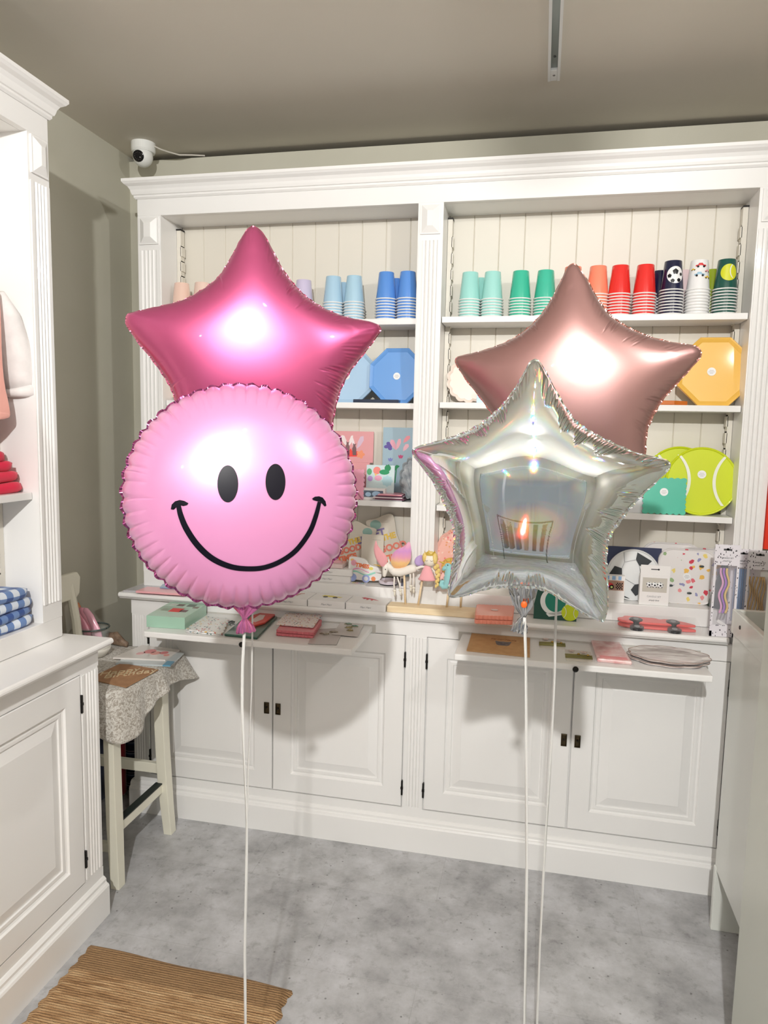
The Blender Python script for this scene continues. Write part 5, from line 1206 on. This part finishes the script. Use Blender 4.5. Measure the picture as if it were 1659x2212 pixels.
for i in (0, 1):
    pl_ = link('plate', MB().prism([(x, y-.018+.012*i) for x, y in smooth_closed(CAR, 1)], .001+i*.011, .009+i*.011, 'z'), RC, r, bevel=.002)
    for wx in (-.062, .052):
        wl = link('wheel', MB().lathe([(.021, .001+i*.011), (.0215, .010+i*.011), (.017, .0115+i*.011)], (wx, -.034+.036*i, 0), 28), P('tyre_print', (44, 46, 50), .35, 0, .5), pl_)
        link('hub', MB().lathe([(.009, .0115+i*.011), (.008, .0125+i*.011)], (wx, -.034+.036*i, 0), 20), P('hub_grey', (150, 152, 156), .4), wl)
link('clear_wrap', MB().box(-.132, .128, -.050, .048, .0005, .0245), P('clear_wrap', (250, 250, 250), .08, 0, .3, alpha=.10), r)

# ------------------------------------------------------------------ goods on the pull-out trays
ZTR = .8003
r, q = quad('gift_set_box', 'mint green gift set box on the left pull-out tray', 'box', [(316, 1329.5), (399, 1334.5), (446, 1305), (368.5, 1299.5)], ZTR, .040, P_('mint_box', (166, 204, 182)), 'box')
for (a, b, c, s_) in ((.50, .45, (226, 66, 62), .17), (.42, .80, (120, 112, 104), .10), (.70, .82, (104, 120, 110), .12), (.72, .42, (122, 96, 100), .10), (.22, .45, (150, 168, 150), .11), (.22, .80, (200, 210, 200), .10), (.88, .7, (140, 130, 120), .08)):
    pts = [bil(q, a+dx*s_, b+dy*s_) for dx, dy in ((-.9, -.7), (.9, -.7), (.9, .7), (-.9, .7))]; link('printed_square', MB().prism(pts, .040, .0405, 'z'), P('print_%d_%d_%d' % c, c, .5), r)
XMAS = blobs('festive_dots', (238, 238, 236), [(40, 90, 80), (196, 60, 60), (226, 180, 90), (60, 110, 120)], 85, .30)
scal_pack('napkin_pack', 'white festive dotted star napkins beside the mint gift box', [(401, 1359), (478, 1367), (493, 1336), (444, 1331)], ZTR, .005, XMAS, 2, 5, .006)
r, q = quad('plastic_tray_pack', 'dark green tray pack under the smiling balloon knot', 'tray pack', [(484, 1369), (556, 1376.5), (603, 1327), (542, 1321)], ZTR, .008, P('tray_green', (38, 92, 76), .3, 0, .5), 'tray', bevel=.003)
link('napkins', MB().prism([bil(q, a, b) for a, b in ((.30, .42), (.62, .34), (.86, .52), (.93, .93), (.45, .93), (.24, .74))], .0082, .016, 'z'), P('napkin_redcoral', (232, 92, 84), .4, 0, .4), r, bevel=.002)
link('napkin_print', MB().prism([bil(q, a, b) for a, b in ((.40, .52), (.58, .46), (.72, .62), (.66, .80), (.48, .80))], .0161, .0166, 'z'), P_('print_pale', (240, 220, 214)), r)
r = thing('ribbon_bow', 'curled silver gift ribbon on the dark green tray pack', 'ribbon', tuple(at(500, 1352, z=ZTR+.0085)))
rb = MB()
for k in range(5):
    a0 = k*1.3; P0 = [Vector((.016*math.cos(a0)*t+.008*math.cos(a0+t*5), -.012*math.sin(a0)*t+.006*math.sin(t*5+a0), .004+.010*abs(math.sin(t*3+k)))) for t in [i/12 for i in range(13)]]
    vs = []; 
    for p in P0: vs += [p+Vector((0, 0, -.003)), p+Vector((.001, .001, .003))]
    rb.add(vs, [(2*i, 2*i+2, 2*i+3, 2*i+1) for i in range(12)])
link('curl', rb, P('silver_ribbon', (196, 198, 202), .2, .9), r, smooth=True)
XM2 = blobs('red_festive_dots', (240, 228, 224), [(190, 40, 60), (40, 70, 70), (226, 180, 90), (206, 90, 90)], 100, .30)
r, q = scal_pack('napkin_pack', 'white napkins with red festive print on the left tray', [(597, 1347), (676, 1353.5), (694, 1327), (619, 1322.5)], ZTR+.0215, .006, XM2, 1, 9, .0025)
r2, q = scal_pack('napkin_pack', 'red scalloped napkins under the festive printed ones', [(597, 1360), (676, 1366), (694, 1338), (619, 1333)], ZTR, .0105, P('napkin_rosered', (216, 110, 120), .4, 0, .5), 2, 9, .0025)
def clip_card(label, px4, z, clips, cm):
    r, q = quad('hair_clip_card', label, 'hair clips', px4, z, .0012, P_(cm[0], cm[1]), 'card', bevel=0)
    for (a, b, s_, kind, c) in clips:
        x, y = bil(q, a, b); m = P('clip_%d_%d_%d' % c, c, .25, .7)
        if kind == 'star': pts = [(x+s_*(1 if i % 2 == 0 else .5)*math.cos(i*PI/5+.4), y+s_*(1 if i % 2 == 0 else .5)*math.sin(i*PI/5+.4)) for i in range(10)]
        else: pts = [(x+s_*(.55+.45*abs(math.cos(2*t_)))*math.cos(t_), y+.7*s_*(.55+.45*abs(math.cos(2*t_)))*math.sin(t_)) for t_ in [2*PI*i/28 for i in range(28)]]
        k = link('hair_clip', MB().prism(pts, .0045, .0065, 'z'), m, r, bevel=.0006)
        link('clip_bar', MB().box(x-s_*1.3, x+s_*1.0, y-.002, y+.002, .0013, .0044), P('clip_metal', (176, 170, 150), .25, .9), k)
GC = ('greige_card', (190, 182, 178))
clip_card('grey card with two silvery butterfly hair clips, front one', [(665, 1390.5), (726.5, 1392.5), (745, 1356), (681, 1359)], ZTR+.0008, [(.42, .62, .014, 'bf', (184, 176, 164)), (.72, .70, .013, 'bf', (170, 160, 146))], GC)
clip_card('grey card with golden green hair clips, rear one', [(716, 1370), (772, 1375), (788, 1345), (741, 1339)], ZTR+.003, [(.38, .72, .012, 'bf', (120, 150, 130)), (.50, .48, .012, 'star', (176, 160, 110)), (.70, .62, .011, 'bf', (96, 140, 118)), (.62, .30, .010, 'star', (184, 168, 110))], ('greige_card_pale', (206, 198, 194)))
r, q = quad('kraft_envelope', 'brown kraft card envelope with small silver badge on the right tray', 'envelope', [(1008, 1404), (1144.5, 1418), (1145, 1377), (1019, 1367)], ZTR, .004, KRAFT, 'envelope', bevel=.0005)
x, y = bil(q, .56, .52)
SB = P('badge_silver', (150, 148, 152), .3, .7); o = link('badge', MB().prism([(x-.026, y+.024), (x-.020, y-.014), (x-.012, y-.022), (x+.012, y-.022), (x+.020, y-.014), (x+.026, y+.024), (x+.012, y+.018), (x, y+.022), (x-.012, y+.018)], .0042, .0052, 'z'), SB, r)
link('badge_mark', MB().box(x-.016, x-.003, y+.002, y+.006, .0053, .0056).box(x+.003, x+.016, y+.002, y+.006, .0053, .0056).box(x-.008, x+.008, y-.012, y-.008, .0053, .0056), P('badge_dark', (92, 90, 100), .4), o)
text('script', 'To my Mama', .016, (x-.002, y+.040, .0043), (0, 0, -.04), P('copper_ink', (150, 96, 56), .4), r, shear=.35)
WB = ('cream_card', (232, 226, 218)); GN = (150, 146, 90)
def loops(label, px4):
    r, q = quad('hair_tie_card', label, 'hair ties', px4, ZTR, .0015, P_(*WB), 'card', bevel=.0006)
    for b in (.22, .34, .48):
        p0, p1 = bil(q, -.02, b), bil(q, 1.02, b+.02); link('hair_tie', MB().tube([(p0[0], p0[1], .003), ((p0[0]+p1[0])/2, (p0[1]+p1[1])/2, .0045), (p1[0], p1[1], .003)], .0022, 8), P('tie_olive', GN, .4, .3), r, smooth=True)
    for a, b in ((.25, .75), (.72, .72)):
        x, y = bil(q, a, b); pts = [(x+.011*(1 if i % 2 == 0 else .5)*math.cos(i*PI/5+.3), y+.011*(1 if i % 2 == 0 else .5)*math.sin(i*PI/5+.3)) for i in range(10)]
        link('star_charm', MB().prism(pts, .0055, .008, 'z'), P('charm_blush', (226, 206, 198), .3, .3), r, bevel=.0006)
    for a, b in ((.5, .45), (.85, .4)):
        x, y = bil(q, a, b); link('bead', MB().ball((x, y, .008), (.0045, .0045, .0035), 12), P('bead_gold', (186, 158, 84), .25, .8), r, smooth=True)
loops('cream card of olive hair ties with stars, rear one on the tray', [(1166, 1399), (1221, 1402), (1219, 1382), (1165, 1377)])
loops('cream card of olive hair ties with stars, front one on the tray', [(1223, 1426), (1280, 1430), (1276, 1408), (1220, 1402)])
PK = noisy('pink_marbled_print', (226, 150, 150), (246, 212, 208), 45, .3, coat=.6)
r, q = quad('napkin_pack', 'pink and white patterned napkin pack in clear wrap on the right tray', 'napkins', [(1290, 1422), (1366, 1429), (1334, 1379), (1275, 1376.5)], ZTR, .012, PK, 'napkins', bevel=.004)
link('clear_wrap', MB().prism([(x*1.12, y*1.1) for x, y in q], .0004, .0135, 'z'), P('clear_wrap', (250, 250, 250), .08, 0, .3, alpha=.10), r)
link('pink_band', MB().prism([bil(q, .1, .04), bil(q, .9, .04), bil(q, .9, .14), bil(q, .1, .14)], .0122, .0128, 'z'), P_('band_pink', (240, 128, 130)), r)
MARB = noisy('marble_print', (190, 176, 174), (240, 234, 230), 14, .2, stretch=(1, 4, 1), coat=.7)
p = at(1443, 1414, z=ZTR+.018); r = thing('marble_plate_pack', 'two scalloped marble-print paper plates at the right tray end', 'paper plates', (p.x, p.y, ZTR))
for i in (0, 1):
    pts = []
    for k in range(144):
        a = 2*PI*k/144; rr = 1+.075*abs(math.sin(5*a))+.012*math.sin(3*a+i); pts.append((.112*rr*math.cos(a)+.003*i, .082*rr*math.sin(a)+.002*i))
    vs = []; fs = []
    prof = [(.90, .001+.010*i), (1.0, .006+.010*i), (1.0, .0085+.010*i), (.98, .0092+.010*i), (.86, .0070+.010*i), (.80, .0060+.010*i)]
    for kk, zz in prof: vs += [(x*kk, y*kk, zz) for x, y in pts]
    for a in range(5):
        for b in range(144): fs.append((a*144+b, a*144+(b+1) % 144, (a+1)*144+(b+1) % 144, (a+1)*144+b))
    fs.append(tuple(range(144))[::-1]); fs.append(tuple(5*144+b for b in range(144)))
    pl_ = link('plate', MB().add(vs, fs), MARB, r)
    link('foil_edge', MB().tube([(x*1.002, y*1.002, .0088+.010*i) for x, y in pts+pts[:1]], .0007, 6), P('edge_brown', (150, 110, 80), .3, .5), pl_)

# ------------------------------------------------------------------ on the stool
ZS = .6545
r, q = quad('greeting_card', 'brown kraft card with golden cut-out birthday lettering on the stool', 'card', [(190, 1466), (272, 1484), (342.5, 1446), (262, 1432)], ZS, .003, noisy('kraft_card_dark', (160, 118, 84), (172, 130, 94), 40, .7), 'card', bevel=.0004)
GL = P('gold_lettering', (226, 206, 168), .35, .4)
d = Vector((q[1][0]-q[0][0], q[1][1]-q[0][1])); d2 = Vector((q[2][0]-q[1][0], q[2][1]-q[1][1])); an = math.atan2(q[2][1]-q[1][1]+.0, q[2][0]-q[1][0])
an = math.atan2(d2.y, d2.x)
for (t_, b) in (('Happy', .66), ('Birthday', .38)):
    x, y = bil(q, 1-b+.04, .50); o = text('lettering', t_, .050, (x, y, .0032), (0, 0, an*.35+.15), GL, r, ext=.0012, shear=.35)
r, q = quad('booklet', 'white booklet with blue spine at the bottom of the stool pile', 'booklet', [(250, 1432), (368, 1437), (397, 1410), (300, 1400)], ZS, .006, P_('book_bluegrey', (196, 204, 206)), 'cover', bevel=.0004)
link('spine_mark', MB().prism([bil(q, .86, -.01), bil(q, 1.0, -.01), bil(q, 1.0, .3), bil(q, .86, .3)], .0015, .0062, 'z'), P_('book_blue', (96, 160, 190)), r)
r, q = quad('booklet', 'pale booklet with pink figures on top of the stool pile', 'booklet', [(244, 1420), (357, 1425), (388, 1403), (308, 1393)], ZS+.0062, .006, P_('book_pale', (232, 226, 220)), 'cover', bevel=.0004)
for (a, b, c, s_) in ((.45, .60, (232, 150, 150), .12), (.62, .50, (240, 170, 160), .10), (.78, .58, (226, 140, 140), .09), (.34, .40, (240, 190, 190), .08), (.90, .40, (236, 160, 150), .06)):
    link('printed_figure', MB().prism([bil(q, a+s_*math.cos(t_), b+1.5*s_*math.sin(t_)) for t_ in [2*PI*i/12 for i in range(12)]], .006, .0064, 'z'), P('print_%d_%d_%d' % c, c, .5), r)
jx, jy = -.108, -.14
r = thing('candy_jar', 'round clear glass jar with pink sweet sticks on the stool', 'jar', (jx, jy, ZS))
GLS = P('jar_glass', (225, 235, 232), .03, 0, 0, alpha=.18)
link('glass', MB().lathe([(.046, 0), (.058, .006), (.062, .03), (.060, .055), (.054, .066), (.0535, .070)], seg=40), GLS, r, smooth=True)
link('rim', MB().tube([(.060*math.cos(2*PI*k/40), .060*math.sin(2*PI*k/40), .0715) for k in range(41)], .0035, 8), P('jar_rim', (88, 100, 98), .25, .3), r, smooth=True)
for i, (dx, a, c) in enumerate(((0, .0, (236, 160, 180)), (.010, .006, (240, 176, 196)), (-.014, -.010, (228, 150, 170)))):
    s_ = thing('sweet_stick_bag', ('clear bag of pink sweets leaning out of the jar, middle one', 'clear bag of pink sweets leaning out of the jar, front right one', 'clear bag of pink sweets leaning out of the jar, rear left one')[i], 'sweets', (jx+dx, jy-.005, ZS))
    link('bag', MB().tube([(.030+a, -.008*i, .012), (.012+a, -.006*i, .06), (-.022+a, 0, .112), (-.040+a, 0, .135), (-.046+a, 0, .142)], [.012, .016, .017, .014, .005], 14, .6), P('sweet_pink_%d' % i, c, .25, 0, .6), s_, smooth=True)
s_ = thing('sweet_cone', 'golden and red sweet bag leaning out behind the jar', 'sweets', (jx-.03, jy+.01, ZS)); link('bag', MB().tube([(.03, 0, .01), (-.01, 0, .09), (-.04, 0, .15), (-.06, 0, .17)], [.010, .014, .012, .003], 12, .6), noisy('sweet_red', (206, 90, 80), (206, 176, 110), 60, .3), s_, smooth=True)
s_ = thing('brown_bag', 'small brown paper bag lying right of the sweet jar', 'bag', (-.025, -.115, ZS)); link('bag', MB().tube([(-.035, .0, .028), (.0, -.004, .030), (.035, -.006, .014), (.052, -.008, .010)], [.018, .026, .013, .010], 14, .7), noisy('bag_brown', (104, 82, 66), (150, 128, 108), 50, .5), s_, smooth=True)
s_ = thing('white_bowl', 'small white bowl at the stool edge beside the left worktop', 'bowl', (-.02, -.245, ZS)); link('bowl', MB().lathe([(.024, 0), (.030, .002), (.046, .022), (.050, .034), (.047, .034), (.043, .022), (.02, .006)], seg=36), P('bowl_white', (222, 218, 208), .4), s_, smooth=True)

# under the stool: rolled blankets
def plaid():
    m = P('navy_plaid', (30, 34, 60), .9); t = NT(m); sp = t.t.nodes.new('ShaderNodeSeparateXYZ'); t.l(t.obj(), sp.inputs[0])
    w_ = t.n('ShaderNodeMath', operation='MULTIPLY'); w_.inputs[1].default_value = 22; t.l(sp.outputs[2], w_.inputs[0]); f = t.n('ShaderNodeMath', operation='FRACT'); t.l(w_.outputs[0], f.inputs[0])
    t.l(t.ramp(f.outputs[0], [(0, (24, 28, 54)), (.45, (40, 52, 84)), (.62, (120, 124, 140)), (.7, (30, 34, 60)), (.85, (140, 120, 130)), (.9, (30, 34, 60))], 'CONSTANT'), t.b.inputs['Base Color']); return m
p = at(277, 1640, y=.04)
tag(link('rolled_blanket', MB().lathe([(.030, 0), (.036, .01), (.036, .30), (.032, .335), (.01, .34)], (-.062, .05, .005), 28), plaid(), smooth=True), 'navy plaid rolled blanket standing behind the bar stool', 'blanket')
tag(link('rolled_blanket', MB().lathe([(.026, 0), (.03, .01), (.03, .28), (.026, .31), (.01, .315)], (-.095, -.012, .005), 28), P('red_blanket', (168, 24, 44), .9, sheen=.4), smooth=True), 'dark red rolled blanket standing behind the bar stool', 'blanket')
tag(link('rolled_blanket', MB().lathe([(.030, 0), (.036, .01), (.036, .40), (.032, .435), (.01, .44)], (-.155, -.07, .005), 28), P('blue_blanket', (34, 44, 70), .9, sheen=.4), smooth=True), 'dark blue rolled blanket standing in the corner behind the stool', 'blanket')

# ------------------------------------------------------------------ clothes and cloths in the left unit
def folded(name, lab, cat, x0, x1, y0, y1, z0, z1, m, group, k=0):
    """a folded textile: rounded front fold with soft sag"""
    N = 28; vs = []; fs = []; pr = []
    h = (z1-z0)/2; r = h
    for i in range(9): a = -PI/2+PI*i/8; pr.append((r*math.cos(a), z0+h+h*math.sin(a)))
    M = 24
    for j in range(M+1):
        t = j/M; y = y0+(y1-y0)*t; e = min(1, (1-t)*12)**.5 if t > .9 else 1
        if t < .1: e = min(1, t*12)**.5
        row = []
        wob = .003*math.sin(t*9+k*2.1)
        for (o, z) in pr: row.append((x1-r+o*e+wob, y+.004*math.sin(k*3+z*60)*(t > .9), z0+h+(z-z0-h)*(.55+.45*e)+.002*math.sin(t*7+k)))
        for (o, z) in pr[::-1]: row.append((x0+r-o*e, y, z0+h+(z-z0-h)*(.55+.45*e)+.002*math.sin(t*7+k)))
        vs += row
    n = len(pr)*2
    for j in range(M):
        for i in range(n): fs.append((j*n+i, j*n+(i+1) % n, (j+1)*n+(i+1) % n, (j+1)*n+i))
    fs.append(tuple(range(n))); fs.append(tuple(M*n+i for i in range(n))[::-1])
    return tag(link(name, MB().add(vs, fs), m, smooth=True), lab, cat, group)
RED = P('red_knit', (222, 16, 66), .8, sheen=.2)
ends = (-.748, -.760, -.782, -.805, -.826); zz = 1.2895
nm = ('lowest', 'second from the bottom', 'middle', 'second from the top', 'topmost')
for i, e in enumerate(ends):
    folded('folded_jumper', 'crimson folded jumper, %s of the stack on the left shelf' % nm[i], 'jumper', .01, .118, -1.10, e, zz, zz+.0295, RED, 'crimson folded jumpers', i); zz += .0285
def gingham():
    m = P('blue_gingham', (60, 90, 150), .9, sheen=.2); t = NT(m); sp = t.t.nodes.new('ShaderNodeSeparateXYZ'); t.l(t.obj(), sp.inputs[0]); outs = []
    sc = t.n('ShaderNodeMath', operation='ADD'); t.l(sp.outputs[0], sc.inputs[0]); t.l(sp.outputs[2], sc.inputs[1])
    for src, f in ((sc.outputs[0], 22), (sp.outputs[1], 22)):
        a = t.n('ShaderNodeMath', operation='MULTIPLY'); a.inputs[1].default_value = f; t.l(src, a.inputs[0]); b = t.n('ShaderNodeMath', operation='FRACT'); t.l(a.outputs[0], b.inputs[0])
        c = t.n('ShaderNodeMath', operation='LESS_THAN'); c.inputs[1].default_value = .5; t.l(b.outputs[0], c.inputs[0]); outs.append(c.outputs[0])
    ad = t.n('ShaderNodeMath', operation='ADD'); t.l(outs[0], ad.inputs[0]); t.l(outs[1], ad.inputs[1]); h = t.n('ShaderNodeMath', operation='MULTIPLY'); h.inputs[1].default_value = .5; t.l(ad.outputs[0], h.inputs[0])
    t.l(t.ramp(h.outputs[0], [(0, (216, 224, 234)), (.34, (104, 134, 184)), (.75, (44, 78, 142))], 'CONSTANT'), t.b.inputs['Base Color']); return m
GM = gingham(); zz = .9205
for i, (e, h) in enumerate(((-.752, .030), (-.756, .022), (-.757, .030), (-.772, .031))):
    folded('folded_cloth', 'blue gingham folded cloth, %s of the stack in the left cabinet' % ('lowest', 'second from the bottom', 'second from the top', 'topmost')[i], 'cloth', .012, .142, -1.12, e, zz, zz+h, GM, 'blue gingham folded cloths', i); zz += h-.001
WF = noisy('white_knit', (222, 218, 216), (232, 228, 226), 30, .95, .3); PE = P('peach_knit', (238, 170, 156), .9, sheen=.4)
g_ = thing('white_cardigan', 'white knitted cardigan with hanging sleeve in the left unit', 'cardigan', (.085, -.95, 1.7))
s = (.085, -.95, 1.7)
link('body', MB().prism(smooth_closed([(-.80, 1.835), (-.775, 1.80), (-.790, 1.60), (-.80, 1.47), (-1.08, 1.47), (-1.12, 1.80), (-1.0, 1.86), (-.9, 1.86)], 2), .045, .085, 'x'), WF, g_, bevel=.012, shift=s, smooth=False, seg=4)
link('sleeve', MB().tube([(.092, -.800, 1.815), (.096, -.775, 1.76), (.098, -.750, 1.68), (.100, -.738, 1.61), (.100, -.733, 1.572)], [.022, .040, .048, .050, .047], 22, .7), WF, g_, smooth=True, shift=s)
link('cuff', MB().tube([(.100, -.738, 1.580), (.101, -.735, 1.572), (.101, -.733, 1.555), (.101, -.733, 1.548)], [.045, .052, .052, .035], 22, .75), WF, g_, smooth=True, shift=s)
g_ = thing('cream_coat', 'cream coat shoulder hanging behind the white cardigan', 'coat', (.05, -.95, 1.7)); s = (.05, -.95, 1.7)
link('sleeve', MB().tube([(.045, -.83, 1.86), (.048, -.775, 1.83), (.050, -.745, 1.77), (.052, -.722, 1.70), (.052, -.715, 1.62), (.052, -.712, 1.60)], [.012, .022, .026, .028, .026, .01], 18, .7), P('cream_wool', (214, 206, 188), .9), g_, smooth=True, shift=s)
link('body', MB().prism([(-.80, 1.86), (-.775, 1.83), (-.79, 1.5), (-1.1, 1.5), (-1.1, 1.86)], .012, .040, 'x'), P('cream_wool', (214, 206, 188), .9), g_, bevel=.008, shift=s)
g_ = thing('peach_waistcoat', 'peach knitted waistcoat hanging in front of the white cardigan', 'waistcoat', (.12, -.95, 1.7)); s = (.12, -.95, 1.7)
link('body', MB().prism(smooth_closed([(-.830, 1.832), (-.822, 1.78), (-.826, 1.60), (-.800, 1.505), (-.808, 1.484), (-1.06, 1.475), (-1.10, 1.60), (-1.09, 1.83), (-.98, 1.80), (-.94, 1.80)], 2), .092, .126, 'x'), PE, g_, bevel=.012, shift=s, seg=4)
link('hem_band', MB().prism(smooth_closed([(-.812, 1.512), (-.803, 1.484), (-1.062, 1.473), (-1.065, 1.50)], 1), .090, .128, 'x'), PE, g_, bevel=.006, shift=s)

# ------------------------------------------------------------------ shop behind the viewer (seen only in reflections)
r = thing('clothes_rail', 'dark metal clothes rail with garments near the shop window', 'clothes rail', (1.2, -4.2, 0)); s = (1.2, -4.2, 0)
link('frame', MB().tube([(.9, -4.2, 0), (.9, -4.2, 1.5)], .012, 10).tube([(1.7, -4.2, 0), (1.7, -4.2, 1.5)], .012, 10).tube([(.9, -4.2, 1.5), (1.7, -4.2, 1.5)], .012, 10), DARK, r, shift=s)
for i in range(6):
    c = [(46, 54, 74), (90, 80, 76), (60, 90, 130), (150, 140, 132), (40, 40, 46), (110, 60, 66)][i]
    tag(link('hanging_garment', MB().prism([(-4.4, .75), (-4.0, .75), (-4.03, 1.38), (-4.18, 1.47), (-4.22, 1.47), (-4.37, 1.38)], .97+i*.12, 1.03+i*.12, 'x'), P('garment_%d' % i, c, .9), bevel=.01), '%s garment on the clothes rail by the shop window' % ('navy', 'taupe', 'denim blue', 'stone grey', 'black', 'dark rose')[i], 'garment')
